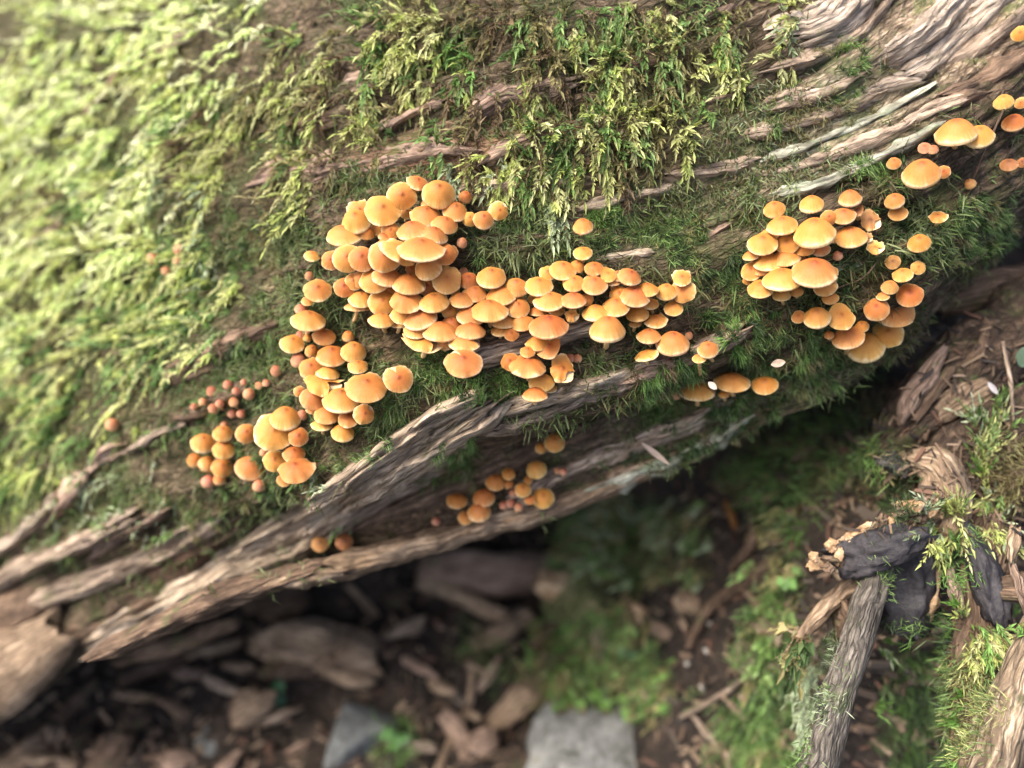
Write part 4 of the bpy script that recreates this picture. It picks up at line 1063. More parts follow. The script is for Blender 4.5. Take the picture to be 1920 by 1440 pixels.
SIZEW = lambda w: 'tiny' if w < 19 else 'small' if w < 33 else 'medium-sized' if w < 48 else 'large' if w < 62 else 'very large'
COLW = {'orange': 'orange', 'deep': 'deep orange', 'pink': 'pinkish', 'old': 'withered brown', 'yellow': 'yellowish orange'}
KINDW = {'dome': 'domed', 'flat': 'flattened', 'high': 'rounded', 'button': 'unopened button', 'wavy': 'wavy-edged', 'torn': 'notched', 'split': 'split', 'fold': 'folded', 'ragged': 'ragged torn'}
MUSH_PTS = []
def mush_label(w, colour, kind, place, px, py):
    where = PLACES[place][0]
    if place == 'A':
        where = ('topping the dense heap under the hanging moss' if py < 420 else 'at the foot of the dense heap' if py > 585 else
                 'on the heap flank facing the rotten hollow' if px < 690 else 'where the heap runs into the mushroom band' if px > 840 else 'in the middle of the dense heap')
    if place == 'B':
        where = ('in the band just beside the dense heap' if px < 985 else 'in the band end against green tufts' if px > 1180 else
                 'along the upper edge of the mushroom band' if py < 535 else 'in the middle of the band above grey wood')
    if place == 'C':
        where = 'at the top of the column beside the hollow' if py < 600 else 'in the middle of the column beside the hollow' if py < 715 else 'at the foot of the column beside the hollow'
    if place == 'F':
        where = 'on top of the cluster under greenish wood' if py < 445 else 'at the foot of the cluster under greenish wood' if py > 510 else 'in the middle of the cluster under greenish wood'
    return f'{SIZEW(w)} {COLW[colour]} {KINDW[kind]} mushroom {where}'
for i, (px, py, w, h, roll, kind, colour, place, dz) in enumerate(MUSH):
    q = h / w
    if kind is None:
        kind = 'dome' if q < 0.8 else ('high' if q < 0.9 and i % 2 else 'dome')
    if colour is None: colour = 'orange'
    k = KINDS[kind][0]
    th = theta_for(min(q, 1.0), k)
    if q > 0.985: th = R(14 + 10 * random.random())
    if kind == 'button': th = R(28 + 30 * random.random()); roll = roll or random.randint(-35, 35)
    if kind == 'ragged' or kind == 'fold': th = max(th, R(35))
    rl = R(roll)
    hres = hit(px, py, LOGT)
    if hres is None or hres[2] > 0.80 and place not in 'L':
        dep = 0.505 if place == 'G' else 0.56
        if place == 'G':
            hb = hit(px, max(py - 70, 300), LOGT); dep = hb[2] if hb and hb[2] < 0.6 else 0.505
    else: dep = hres[2]
    Rpx = w / 2 * (1.10 if place in 'ABFG' else 1.06)
    prot = 0.0075 + 0.95 * Rpx * dep / FPX + (0.004 if place in 'AB' else 0.006 if place in 'K' else 0.0)
    if kind == 'button': prot = 0.004 + 0.9 * Rpx * dep / FPX
    if place == 'A': prot += 0.010 * math.exp(-((px - 740) / 110) ** 2 - ((py - 500) / 130) ** 2)
    d = dep - prot - dz * 0.001
    rad = Rpx * d / FPX
    # bounding box centre -> rim centre
    up_ext = math.sqrt(math.cos(th) ** 2 + (k * math.sin(th)) ** 2); lo_ext = math.cos(th)
    off = (up_ext - lo_ext) / 2 * Rpx
    cx, cy = px - off * math.sin(rl), py + off * math.cos(rl)
    c = W(cx, cy, d)
    view = -unit(ray(cx, cy))
    upv = unit(UP - (UP @ view) * view); rt = np.cross(upv, view)
    upr = upv * math.cos(rl) + rt * math.sin(rl)
    ax = unit(view * math.cos(th) + upr * math.sin(th))
    # cap frame: local +x points to the image-up side so that notches (angles) fall where asked
    lx = unit(upr - (upr @ ax) * ax); ly = np.cross(ax, lx)
    spin = {'torn': R(0), 'split': R(-20), 'ragged': R(0), 'fold': R(random.choice((-70, 60)))}.get(kind, random.uniform(0, 6.28))
    if kind == 'torn' and i % 2: spin = R(75)
    lx, ly = lx * math.cos(spin) + ly * math.sin(spin), -lx * math.sin(spin) + ly * math.cos(spin)
    sq = 1 + 0.05 * random.uniform(-1, 1)
    # stem: leaves the cap along its axis and bends back into the wood
    back = unit(unit(ray(cx, cy)) * 1.0 - ax * 0.35 + np.array([0.15 * random.uniform(-1, 1), 0, -0.05]))
    rc = LOGT.ray_cast(Vector(c), Vector(back), 0.12)
    if rc[0] is None: rc = LOGT.find_nearest(Vector(c + FWD * 0.012))
    base = np.array(rc[0])
    blen = np.linalg.norm(base - c)
    p1 = c - ax * min(blen * 0.5, rad * 0.8) + back * blen * 0.25
    base_in = base + unit(base - c) * 0.002
    root = empty('mushroom', base)
    tag(root, mush_label(w, colour, kind, place, px, py), 'mushroom', PLACES[place][1])
    Mw = Matrix(((lx[0] * rad, ly[0] * rad * sq, ax[0] * rad, c[0] - base[0]), (lx[1] * rad, ly[1] * rad * sq, ax[1] * rad, c[1] - base[1]), (lx[2] * rad, ly[2] * rad * sq, ax[2] * rad, c[2] - base[2]), (0, 0, 0, 1)))
    s = i % 4
    co = bpy.data.objects.new('cap', cap_with(kind, s, colour)); COL.objects.link(co); co.parent = root; co.matrix_local = Mw
    gi = bpy.data.objects.new('gills', CAPMESH[(kind, s)][1]); COL.objects.link(gi); gi.parent = co
    sr = rad * (0.13 if kind != 'button' else 0.3)
    sr = max(sr, 0.0009)
    sV, sf = stem_mesh(c + ax * rad * 0.12 - base, p1 - base, base_in - base, sr, sr * 1.15, i)
    mesh_obj('stem', sV, sf, M['stem'], root)
    MUSH_PTS.append((px, py, w, h))
# ------------------------------------------------------------------ moss
G = np.array([0.0, 0.0, -1.0])
PAL = {
 'w': [(.70, .75, .40), (.62, .72, .32), (.76, .78, .50), (.54, .62, .25)],  # whitened greens: strong light from the sky put into the leaf colour
 'y': [(.42, .46, .15), (.48, .50, .20), (.36, .42, .12), (.52, .53, .25)],
 'g': [(.14, .23, .06), (.18, .29, .085), (.10, .17, .045), (.22, .32, .11)],
 'v': [(.13, .25, .05), (.18, .32, .08), (.10, .19, .04)],
 'o': [(.21, .19, .075), (.16, .145, .06), (.26, .23, .10)],
 'b': [(.15, .105, .055), (.10, .07, .038), (.20, .145, .08)],
 'd': [(.045, .08, .025), (.06, .105, .032), (.03, .05, .018), (.08, .135, .042)],
 's': [(.36, .43, .26), (.42, .48, .31), (.30, .37, .20)]}

class Bag:
    def __init__(self): self.v = []; self.f = []; self.c = []; self.n = 0
    def add(self, v, f, c):
        self.v.append(v); self.f.append(f + self.n); self.c.append(c); self.n += len(v)
    def build(self, name, mat, label, cat=None):
        if not self.v: return None
        v = np.concatenate(self.v)
        o = mesh_obj(name, v, np.concatenate(self.f), M[mat], None, False, None, np.concatenate(self.c))
        tag(o, label, cat, None, 'stuff')
        return o

def leaflets(p, d, nrm, L, Wd, col, fold=0.35, tipc=1.5):
    """p,d,nrm: n x 3; one pointed folded leaf of four triangles each"""
    n = len(p)
    d = unit(d); s = unit(np.cross(d, nrm)); u = np.cross(s, d)
    L = L[:, None]; Wd = Wd[:, None]
    v0 = p
    bend = RNG.uniform(-0.1, 0.22, (n, 1)) * L
    m = p + d * L * 0.42 + u * bend * 0.5
    vl = m + s * Wd * 0.5 + u * Wd * fold; vr = m - s * Wd * 0.5 + u * Wd * fold
    vc = m
    vt = p + d * L - u * bend * 0.6
    V = np.stack([v0, vl, vc, vr, vt], 1).reshape(-1, 3)
    b = (np.arange(n) * 5)[:, None]
    F = np.concatenate([b + np.array([[0, 2, 1]]), b + np.array([[0, 3, 2]]), b + np.array([[1, 2, 4]]), b + np.array([[2, 3, 4]])], 0)
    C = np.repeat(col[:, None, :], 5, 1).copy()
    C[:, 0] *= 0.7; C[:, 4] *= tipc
    return V, F, C.reshape(-1, 3)

def frond(bag, p, nrm, length, pal, leaf=(.0045, .0075), wid=.0016, spread=0.5, brown=0.25, hang=1.0, seg=None, heading=None):
    seg = seg or max(5, int(length / 0.0045))
    td = G - (G @ nrm) * nrm
    dirv = unit(nrm * (0.35 + 0.4 * random.random()) + td * 0.9 + RNG.normal(0, spread * .6, 3))
    if heading is not None: dirv = unit(np.asarray(heading, float) + RNG.normal(0, spread * 0.5, 3))
    tgt = unit(td * 1.0 + nrm * 0.20 + RNG.normal(0, 0.10, 3))
    pts = [p - nrm * 0.002]; ds = []
    st = length / seg
    for k in range(seg):
        dirv = unit(dirv + (tgt - dirv) * 0.45 * hang + RNG.normal(0, 0.09, 3))
        ds.append(dirv); pts.append(pts[-1] + dirv * st)
    pts = np.array(pts); ds = np.array(ds + [ds[-1]])
    # the leafless brown stem
    per = max(3, int(round(st / 0.0010)))
    k = np.repeat(np.arange(seg), per); fr = RNG.random(len(k))
    pos = pts[k] * (1 - fr[:, None]) + pts[k + 1] * fr[:, None]
    dd = ds[k]
    t = (k + fr) / seg
    side = unit(np.cross(dd, nrm[None])); sg = RNG.choice([-1.0, 1.0], len(k))[:, None]
    ang = RNG.uniform(0.15, 0.72, len(k))[:, None]
    ld = dd * np.cos(ang) + side * sg * np.sin(ang) + nrm * RNG.normal(0.12, 0.25, (len(k), 1))
    taper = np.clip(1.25 - t, 0.35, 1.0) * np.clip(0.55 + t * 1.5, 0, 1)
    L = RNG.uniform(leaf[0], leaf[1], len(k)) * taper
    col = np.array(random.choice(PAL[pal]))[None] * RNG.uniform(0.6, 1.45, (len(k), 1))
    old = np.clip((brown * 1.6 - t) / max(brown, .05), 0, 1)[:, None] * (RNG.random((len(k), 1)) < .8)
    col = col * (1 - old) + np.array(random.choice(PAL['b']))[None] * old
    V, F, C = leaflets(pos, ld, unit(nrm[None] + RNG.normal(0, .35, (len(k), 3))), L, L * wid / .0055, col)
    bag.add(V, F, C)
    # a tip leaf and the stem
    V, F, C = leaflets(pts[-1:], ds[-1:], nrm[None], np.array([leaf[1]]), np.array([wid]), col[-1:])
    bag.add(V, F, C)
    sd = unit(np.cross(ds, nrm[None])) * 0.00035
    Vs = np.concatenate([pts - sd, pts + sd]); n = len(pts)
    ii = np.arange(n - 1)
    Fs = np.concatenate([np.stack([ii, ii + 1, ii + n], 1), np.stack([ii + 1, ii + n + 1, ii + n], 1)])
    bag.add(Vs, Fs, np.repeat(np.array([[.13, .10, .04]]), len(Vs), 0))

def strands(bag, px, py, sx, sy, n, lmm, pals, **kw):
    """a swag: a few hanging ropes, each of overlapping fronds staggered down one line"""
    m = max(2, int(n / 5)); pal = random.choice(pals)
    for _ in range(m):
        x0, y0 = px + random.gauss(0, sx), py + random.gauss(0, sy * .6) - 10
        pl = random.choice(pals) if random.random() < .5 else pal
        ln_ = random.randint(4, 7); dy = random.uniform(9, 15); sway = random.uniform(-.25, .25)
        for k in range(ln_):
            x, y = x0 + random.gauss(0, 4) + sway * k * dy, y0 + k * dy + random.gauss(0, 4)
            h = hit(x, y, LOGT)
            if h is None or h[2] > 1.3: continue
            frond(bag, h[0] + h[1] * .0012 * k, h[1], random.uniform(lmm[0] * .8, lmm[1] * .9) * .001, pl, **kw)

def clump(bag, px, py, sx, sy, n, lmm, pals, tree=None, **kw):
    pal = random.choice(pals)
    for _ in range(n):
        x, y = px + random.gauss(0, sx), py + random.gauss(0, sy)
        h = hit(x, y, tree or LOGT)
        if h is None or h[2] > 1.3: continue
        frond(bag, h[0], h[1], random.uniform(*lmm) * .001, random.choice(pals) if random.random() < .35 else pal, **kw)

hang = Bag()
CL = [  # hanging swags: px, py, spread x, spread y, fronds, length mm, palettes
 # left swag
 (520, 80, 30, 20, 16, (14, 26), 'yyo'), (560, 60, 30, 15, 12, (10, 20), 'yg'), (500, 130, 30, 25, 16, (14, 26), 'yyo'), (555, 150, 30, 25, 16, (14, 24), 'ygo'), (600, 110, 30, 30, 14, (10, 20), 'yo'),
 (470, 170, 25, 25, 14, (14, 26), 'yyo'), (520, 200, 30, 25, 18, (16, 28), 'yyo'), (580, 200, 25, 25, 14, (14, 24), 'yog'), (430, 210, 25, 25, 14, (14, 26), 'yyo'), (400, 250, 22, 25, 14, (16, 28), 'yyb'),
 (440, 280, 22, 20, 12, (16, 26), 'yyb'), (545, 260, 18, 25, 14, (16, 30), 'yyg'), (565, 320, 14, 25, 14, (14, 30), 'yyo'), (575, 370, 12, 15, 7, (12, 22), 'yy'), (370, 300, 22, 20, 12, (14, 24), 'yyb'),
 (400, 330, 20, 20, 10, (14, 24), 'yb'), (330, 340, 25, 18, 12, (16, 28), 'yys'), (300, 370, 18, 12, 6, (14, 28), 'yys'), (480, 310, 22, 14, 8, (12, 20), 'yob'), (620, 170, 20, 30, 10, (10, 18), 'ob'),
 (390, 440, 14, 30, 8, (14, 26), 'ys'), (410, 500, 6, 20, 4, (16, 28), 'ys'), (620, 280, 15, 20, 8, (10, 20), 'ob'),
 # second swag with the long yellow mop
 (690, 20, 25, 15, 12, (12, 22), 'yg'), (735, 25, 22, 18, 14, (14, 26), 'yyo'), (790, 20, 25, 18, 20, (18, 32), 'yyo'), (820, 40, 22, 18, 16, (18, 30), 'yyo'), (780, 60, 25, 20, 16, (16, 30), 'yyo'), (850, 50, 20, 20, 10, (10, 18), 'gv'),
 (715, 75, 22, 20, 14, (12, 22), 'yg'), (700, 120, 20, 20, 14, (12, 20), 'ggy'), (745, 120, 22, 20, 12, (10, 18), 'gyo'), (800, 110, 22, 18, 12, (10, 20), 'gy'), (845, 95, 18, 15, 8, (8, 14), 'v'), (890, 90, 16, 15, 8, (8, 14), 'v'),
 (680, 180, 14, 18, 16, (14, 24), 'yyg'), (685, 220, 13, 18, 14, (14, 26), 'yyg'), (700, 250, 12, 16, 8, (12, 20), 'yo'), (750, 155, 25, 14, 10, (10, 18), 'go'), (810, 150, 20, 14, 9, (8, 16), 'goy'), (860, 140, 14, 18, 8, (12, 22), 'ob'),
 (880, 180, 14, 20, 9, (14, 24), 'ob'), (870, 130, 15, 12, 7, (10, 16), 'yg'), (880, 220, 16, 16, 8, (12, 20), 'bo'), (770, 240, 40, 10, 8, (6, 11), 'gd'), (830, 260, 30, 10, 7, (8, 14), 'gd'),
 # fan of pale tips over the heap of mushrooms
 (900, 270, 14, 12, 8, (14, 24), 'by'), (880, 300, 14, 10, 9, (14, 24), 'yys'), (915, 300, 14, 10, 9, (14, 24), 'yys'), (860, 320, 12, 8, 6, (14, 24), 's'), (945, 315, 10, 8, 5, (12, 20), 'ys'), (970, 300, 12, 14, 8, (16, 28), 'yys'),
 # top middle, darker
 (900, 15, 30, 14, 12, (8, 16), 'og'), (960, 20, 30, 15, 14, (8, 16), 'ogb'), (1020, 25, 25, 18, 14, (10, 18), 'ogb'), (1060, 60, 22, 22, 12, (12, 22), 'oby'), (990, 60, 30, 15, 12, (8, 16), 'go'), (930, 60, 25, 15, 9, (8, 14), 'bog'), (1090, 20, 25, 14, 10, (8, 16), 'gv'),
 (1030, 110, 18, 18, 9, (12, 20), 'bo'), (1070, 110, 16, 22, 12, (16, 26), 'ob'),
 # third swag
 (1040, 180, 20, 18, 10, (10, 20), 'oby'), (1000, 190, 16, 16, 9, (10, 18), 'yo'), (1000, 240, 14, 22, 15, (16, 30), 'yyg'), (985, 285, 12, 18, 12, (14, 26), 'yyg'), (1040, 230, 20, 22, 12, (10, 20), 'gd'), (1070, 270, 14, 25, 12, (14, 26), 'gyo'),
 (1030, 310, 14, 20, 10, (12, 24), 'yob'), (1060, 340, 10, 20, 8, (14, 24), 'yo'), (1045, 375, 12, 14, 9, (12, 20), 'ys'), (1010, 340, 10, 14, 5, (10, 18), 'yo'), (1085, 330, 12, 14, 7, (12, 20), 'gy'),
 # big bright swag
 (1150, 30, 25, 16, 12, (10, 18), 'go'), (1200, 20, 25, 16, 16, (14, 24), 'ygg'), (1240, 25, 20, 16, 14, (14, 24), 'yg'), (1185, 60, 25, 18, 16, (16, 28), 'yyg'), (1140, 75, 16, 14, 9, (12, 20), 'yo'), (1230, 70, 22, 22, 14, (14, 26), 'yyo'),
 (1130, 110, 14, 22, 14, (14, 26), 'gyv'), (1160, 120, 18, 22, 16, (16, 28), 'yyg'), (1210, 120, 22, 22, 16, (16, 28), 'yyo'), (1255, 120, 18, 20, 10, (12, 22), 'ygo'), (1120, 170, 14, 22, 15, (16, 28), 'yyg'), (1160, 180, 16, 22, 16, (18, 30), 'yyo'),
 (1200, 190, 18, 22, 14, (16, 28), 'yyo'), (1115, 220, 12, 20, 12, (14, 26), 'yyg'), (1150, 240, 16, 18, 12, (14, 26), 'yyo'), (1190, 250, 14, 18, 10, (14, 24), 'ygo'), (1240, 220, 20, 16, 12, (12, 20), 'yg'), (1275, 205, 16, 14, 9, (10, 18), 'yg'),
 (1250, 170, 18, 14, 8, (10, 18), 'go'), (1130, 290, 8, 14, 7, (14, 22), 'yy'), (1075, 290, 10, 16, 9, (14, 24), 'ygs'), (1230, 270, 20, 14, 8, (10, 18), 'ob'), (1180, 310, 25, 12, 7, (10, 18), 'ob'), (1290, 250, 14, 14, 6, (10, 16), 'yg'),
 # strands by the silvery wood
 (1355, 15, 10, 12, 12, (14, 24), 'yyg'), (1360, 60, 9, 16, 13, (16, 28), 'yyg'), (1375, 100, 10, 16, 12, (16, 28), 'yyo'), (1395, 130, 12, 14, 12, (14, 26), 'yyg'), (1340, 90, 10, 16, 8, (12, 20), 'yg'), (1490, 10, 8, 10, 7, (14, 24), 'yy'), (1470, 40, 7, 14, 6, (16, 26), 'ys'), (1460, 75, 5, 10, 4, (12, 20), 'y'),
 (1300, 10, 16, 10, 8, (10, 18), 'yg'), (1290, 100, 16, 20, 8, (10, 18), 'yo'), (1400, 30, 14, 14, 5, (8, 14), 'o'),
 (640, 300, 16, 16, 7, (8, 14), 'ob'), (650, 90, 14, 20, 8, (8, 16), 'ob'), (530, 300, 14, 12, 6, (10, 18), 'ob')]
for c in CL:
    strands(hang, c[0], c[1] - 8, c[2] * 1.1, c[3], int(c[4] * 1.5), c[5], c[6], leaf=(.0052, .0088), wid=.0017, brown=.10, spread=.4)
    clump(hang, c[0], c[1] - 8, c[2] * 1.2, c[3] * 1.2, int(c[4] * .35), c[5], 'bob', leaf=(.004, .007), wid=.0011, brown=.3, spread=.5)
hang.build('hanging_moss', 'moss', 'yellow-green feathery moss hanging in swags above the mushrooms', 'moss')

# moss on the receding log end; strong skylight painted into its upper part
def inside(poly, x, y):
    c = False; j = len(poly) - 1
    for i in range(len(poly)):
        xi, yi = poly[i]; xj, yj = poly[j]
        if (yi > y) != (yj > y) and x < (xj - xi) * (y - yi) / (yj - yi) + xi: c = not c
        j = i
    return c
def rand_in(poly, n):
    xs = [p[0] for p in poly]; ys = [p[1] for p in poly]; out = []
    while len(out) < n:
        x, y = random.uniform(min(xs), max(xs)), random.uniform(min(ys), max(ys))
        if inside(poly, x, y): out.append((x, y))
    return out
lm = Bag()
LEFT = [(-330, -250), (560, -250), (480, 60), (440, 180), (330, 330), (340, 420), (440, 500), (430, 610), (300, 700), (230, 790), (90, 920), (-20, 1030), (-330, 1200)]
for x, y in rand_in(LEFT, 1150) + rand_in([(-330, -250), (120, -250), (120, 850), (-330, 1150)], 260):
    v = noise(x / 130, y / 130, 0, 301); b2 = noise(x / 60, y / 60, 0, 305)
    if b2 < -0.42: continue
    top = y < 700 - .8 * x  # upper part gets the palette lightened to look strongly lit
    pals = ('wwy' if top else 'yyg') if v > -0.2 else (('wyg' if top else 'ggo') if v > -0.55 else 'obg')
    clump(lm, x, y, 20, 18, 6, (12, 26), pals, leaf=(.006, .010), wid=.0024, brown=.12)
for x, y in rand_in([(0, 930), (230, 780), (330, 800), (330, 960), (120, 1000)], 26):
    clump(lm, x, y, 16, 14, 5, (8, 15), 'gso', leaf=(.004, .007), wid=.002)
for x, y in [(200, 940), (190, 965), (235, 930), (70, 1030), (215, 915), (125, 1005), (600, 905), (590, 880), (650, 1000), (325, 985)]:
    clump(lm, x, y, 12, 10, 6, (7, 13), 'sg', leaf=(.004, .007), wid=.002)
lm.build('feather_moss', 'moss', 'bright yellow-green feather moss carpeting the receding end of the log', 'moss')

# tufts of fine hair-like moss
def blades(P0, D, U, L, Wd, C0, C1):
    n = len(P0)
    D = unit(D); S = unit(np.cross(D, U + RNG.normal(0, .4, U.shape)))
    B = unit(np.cross(S, D)) * RNG.uniform(-.5, .5, (n, 1)) + G * 0.35
    L = L[:, None]; Wd = Wd[:, None]
    m = P0 + D * L * .5 + B * L * .10; t = P0 + D * L + B * L * .42
    V = np.stack([P0 - S * Wd * .5, P0 + S * Wd * .5, m - S * Wd * .42, m + S * Wd * .42, t], 1).reshape(-1, 3)
    b = (np.arange(n) * 5)[:, None]
    F = np.concatenate([b + np.array([[0, 1, 2]]), b + np.array([[1, 3, 2]]), b + np.array([[2, 3, 4]])])
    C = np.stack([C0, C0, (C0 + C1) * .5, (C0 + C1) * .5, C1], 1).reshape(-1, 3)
    return V, F, C

def tuft(bag, p, nrm, n, lmm, pal, spread=.52, wid=.00046, rootr=.0011):
    td = G - (G @ nrm) * nrm
    ax = unit(nrm + td * 0.25 + RNG.normal(0, .25, 3))
    D = ax[None] + RNG.normal(0, spread, (n, 3))
    D = np.where(((D @ nrm) < 0.05)[:, None], D + nrm[None] * (0.25 - (D @ nrm))[:, None], D)
    P0 = p - nrm * .002 + RNG.normal(0, rootr, (n, 3))
    col = np.array([random.choice(PAL[pal]) for _ in range(n)]) * RNG.uniform(.7, 1.3, (n, 1))
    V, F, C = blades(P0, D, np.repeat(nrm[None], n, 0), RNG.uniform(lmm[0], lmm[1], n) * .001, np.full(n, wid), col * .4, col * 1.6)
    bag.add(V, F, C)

def under_cap(x, y, f=0.85):
    for (px, py, w, h) in MUSH_PTS:
        if ((x - px) / (w * .5 * f)) ** 2 + ((y - py) / (h * .5 * f)) ** 2 < 1: return True
    return False
hair = Bag()
HAIR = [  # polygon, tufts, blades, length mm, palettes
 ([(870, 395), (960, 380), (1080, 420), (1090, 490), (960, 510), (880, 470)], 90, 34, (7, 13), 'ddg'),
 ([(1100, 395), (1200, 380), (1300, 375), (1350, 420), (1290, 470), (1180, 460), (1110, 450)], 85, 34, (7, 13), 'dgg'),
 ([(1240, 450), (1390, 410), (1420, 560), (1330, 640), (1300, 560)], 110, 36, (7, 13), 'ddg'),
 ([(1300, 600), (1400, 560), (1500, 600), (1600, 670), (1560, 730), (1430, 780), (1330, 770), (1260, 700)], 210, 38, (8, 14), 'ddgv'),
 ([(1200, 710), (1290, 680), (1340, 720), (1310, 770), (1240, 780), (1195, 760)], 70, 38, (8, 13), 'vg'),
 ([(700, 700), (840, 640), (900, 690), (960, 690), (990, 740), (880, 735), (760, 770), (700, 790)], 120, 36, (7, 13), 'dgv'),
 ([(890, 695), (985, 700), (990, 745), (910, 740)], 34, 40, (8, 13), 'vv'),
 ([(770, 640), (860, 650), (850, 710), (760, 700)], 40, 36, (6, 12), 'gv'),
 ([(1080, 650), (1200, 640), (1190, 690), (1100, 700)], 44, 34, (6, 11), 'dg'),
 ([(440, 400), (620, 400), (590, 560), (540, 620), (430, 610), (330, 560), (320, 470)], 150, 34, (6, 12), 'dog'),
 ([(160, 520), (330, 450), (460, 480), (460, 570), (330, 640), (200, 660)], 120, 36, (8, 14), 'vgy'),
 ([(360, 640), (560, 620), (560, 760), (380, 800), (330, 740)], 110, 32, (6, 11), 'dg'),
 ([(540, 480), (620, 480), (700, 620), (780, 640), (740, 820), (600, 900), (540, 800)], 130, 32, (6, 11), 'ddb'),
 ([(330, 800), (480, 780), (620, 900), (480, 960), (360, 1010), (330, 920)], 120, 34, (6, 12), 'dgo'),
 ([(700, 780), (760, 730), (820, 740), (700, 850), (600, 890)], 50, 32, (6, 11), 'dg'),
 ([(1570, 360), (1600, 300), (1700, 290), (1700, 360), (1620, 400)], 60, 34, (6, 12), 'gdv'),
 ([(1640, 420), (1700, 400), (1740, 480), (1660, 540), (1560, 560), (1540, 520)], 75, 32, (6, 11), 'dd'),
 ([(1780, 350), (1880, 330), (1900, 440), (1830, 530), (1770, 500)], 110, 36, (7, 13), 'dg'),
 ([(1390, 100), (1560, 90), (1690, 110), (1640, 180), (1500, 230), (1400, 250)], 60, 30, (5, 9), 'gdo'),
 ([(1420, 200), (1600, 170), (1640, 210), (1560, 240), (1430, 280)], 40, 30, (5, 9), 'go'),
 ([(1550, 90), (1610, 80), (1630, 120), (1570, 140)], 20, 32, (7, 12), 'vg'),
 ([(800, 850), (880, 830), (890, 900), (830, 920)], 26, 32, (7, 13), 'vg'),
 ([(1240, 800), (1380, 750), (1460, 760), (1400, 820), (1280, 850)], 60, 32, (6, 12), 'dd'),
 ([(620, 320), (700, 320), (720, 340), (640, 370)], 22, 30, (5, 10), 'dg'),
 ([(1100, 400), (1140, 380), (1160, 410), (1120, 430)], 12, 34, (7, 12), 'v'),
 ([(940, 985), (1000, 980), (1010, 1020), (950, 1030)], 14, 32, (7, 12), 'vg'),
 ([(1180, 860), (1290, 820), (1340, 830), (1240, 900)], 26, 30, (6, 11), 'gd'),
]
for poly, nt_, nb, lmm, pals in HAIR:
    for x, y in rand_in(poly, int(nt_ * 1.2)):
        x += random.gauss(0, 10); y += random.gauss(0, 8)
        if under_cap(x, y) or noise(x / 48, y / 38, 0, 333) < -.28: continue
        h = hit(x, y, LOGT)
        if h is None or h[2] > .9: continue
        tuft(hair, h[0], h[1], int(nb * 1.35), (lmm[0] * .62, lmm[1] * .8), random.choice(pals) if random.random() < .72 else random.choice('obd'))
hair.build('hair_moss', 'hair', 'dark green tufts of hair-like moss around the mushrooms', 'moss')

# a thin curly mat over the wood
mat_ = Bag()
pts = []
for x, y in zip(RNG.uniform(-100, 2000, 34000), RNG.uniform(-80, 1120, 34000)):
    dn = fbm(x / 110, y / 80, 0, 401, 3)
    if random.random() > 0.30 + 0.6 * dn: continue
    if x > 1300 and y < 340 and random.random() < .5: continue
    h = hit(x, y, LOGT)
    if h is None or h[2] > 1.0: continue
    if h[3] >= N_BASE and random.random() < .88: continue
    if x > 1400 and y < 210 and random.random() < .75: continue
    if 560 < x < 1180 and 800 < y < 1010 and random.random() < .75: continue
    pts.append((h[0], h[1], x, y))
K = 9
P0 = np.repeat(np.array([p[0] for p in pts]), K, 0); Nn = np.repeat(np.array([p[1] for p in pts]), K, 0)
P0 = P0 + RNG.normal(0, .0022, P0.shape)
pxs = np.repeat(np.array([p[2] for p in pts]), K); pys = np.repeat(np.array([p[3] for p in pts]), K)
hue = fbm(pxs / 90, pys / 90, 0, 411, 2) + RNG.normal(0, .25, len(P0))
cset = np.array([(.10, .075, .035), (.13, .12, .045), (.08, .11, .03), (.12, .17, .05), (.17, .20, .08)])
ci = np.clip(((hue + 1) * 2.5).astype(int), 0, 4)
cc = cset[ci] * RNG.uniform(.6, 1.4, (len(P0), 1))
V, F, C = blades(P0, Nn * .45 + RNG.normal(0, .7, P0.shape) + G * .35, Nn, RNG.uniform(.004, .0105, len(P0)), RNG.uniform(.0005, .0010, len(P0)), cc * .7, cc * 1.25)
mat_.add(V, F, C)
ext = []
for poly, n_ in [([(1180, 330), (1440, 290), (1560, 270), (1640, 300), (1540, 350), (1440, 380), (1250, 410), (1180, 390)], 900), ([(1300, 180), (1480, 150), (1600, 190), (1420, 300), (1290, 330)], 480), ([(620, 320), (880, 330), (1060, 340), (1060, 400), (900, 380), (640, 400)], 380)]:
    for x, y in rand_in(poly, n_):
        if fbm(x / 40, y / 30, 0, 421, 2) < -.15: continue
        h = hit(x, y, LOGT)
        if h and (h[3] < N_BASE or random.random() < .25): ext.append((h[0], h[1], x))
P1 = np.repeat(np.array([e[0] for e in ext]), 8, 0) + RNG.normal(0, .002, (len(ext) * 8, 3)); N1 = np.repeat(np.array([e[1] for e in ext]), 8, 0)
cx_ = np.repeat(np.array([e[2] for e in ext]), 8)
pal1 = np.array([(.15, .17, .06), (.14, .10, .05), (.18, .22, .09), (.09, .11, .04), (.25, .29, .17)])
c1 = pal1[np.clip(RNG.integers(0, 4, len(P1)) + (cx_ > 1380) * RNG.integers(0, 2, len(P1)), 0, 4)] * RNG.uniform(.6, 1.3, (len(P1), 1))
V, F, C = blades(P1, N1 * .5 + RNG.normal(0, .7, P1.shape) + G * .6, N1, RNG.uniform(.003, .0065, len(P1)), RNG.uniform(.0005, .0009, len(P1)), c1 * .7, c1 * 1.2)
mat_.add(V, F, C)
mat_.build('moss_mat', 'hair', 'thin curly olive and brown moss mat clinging to the wood', 'moss')
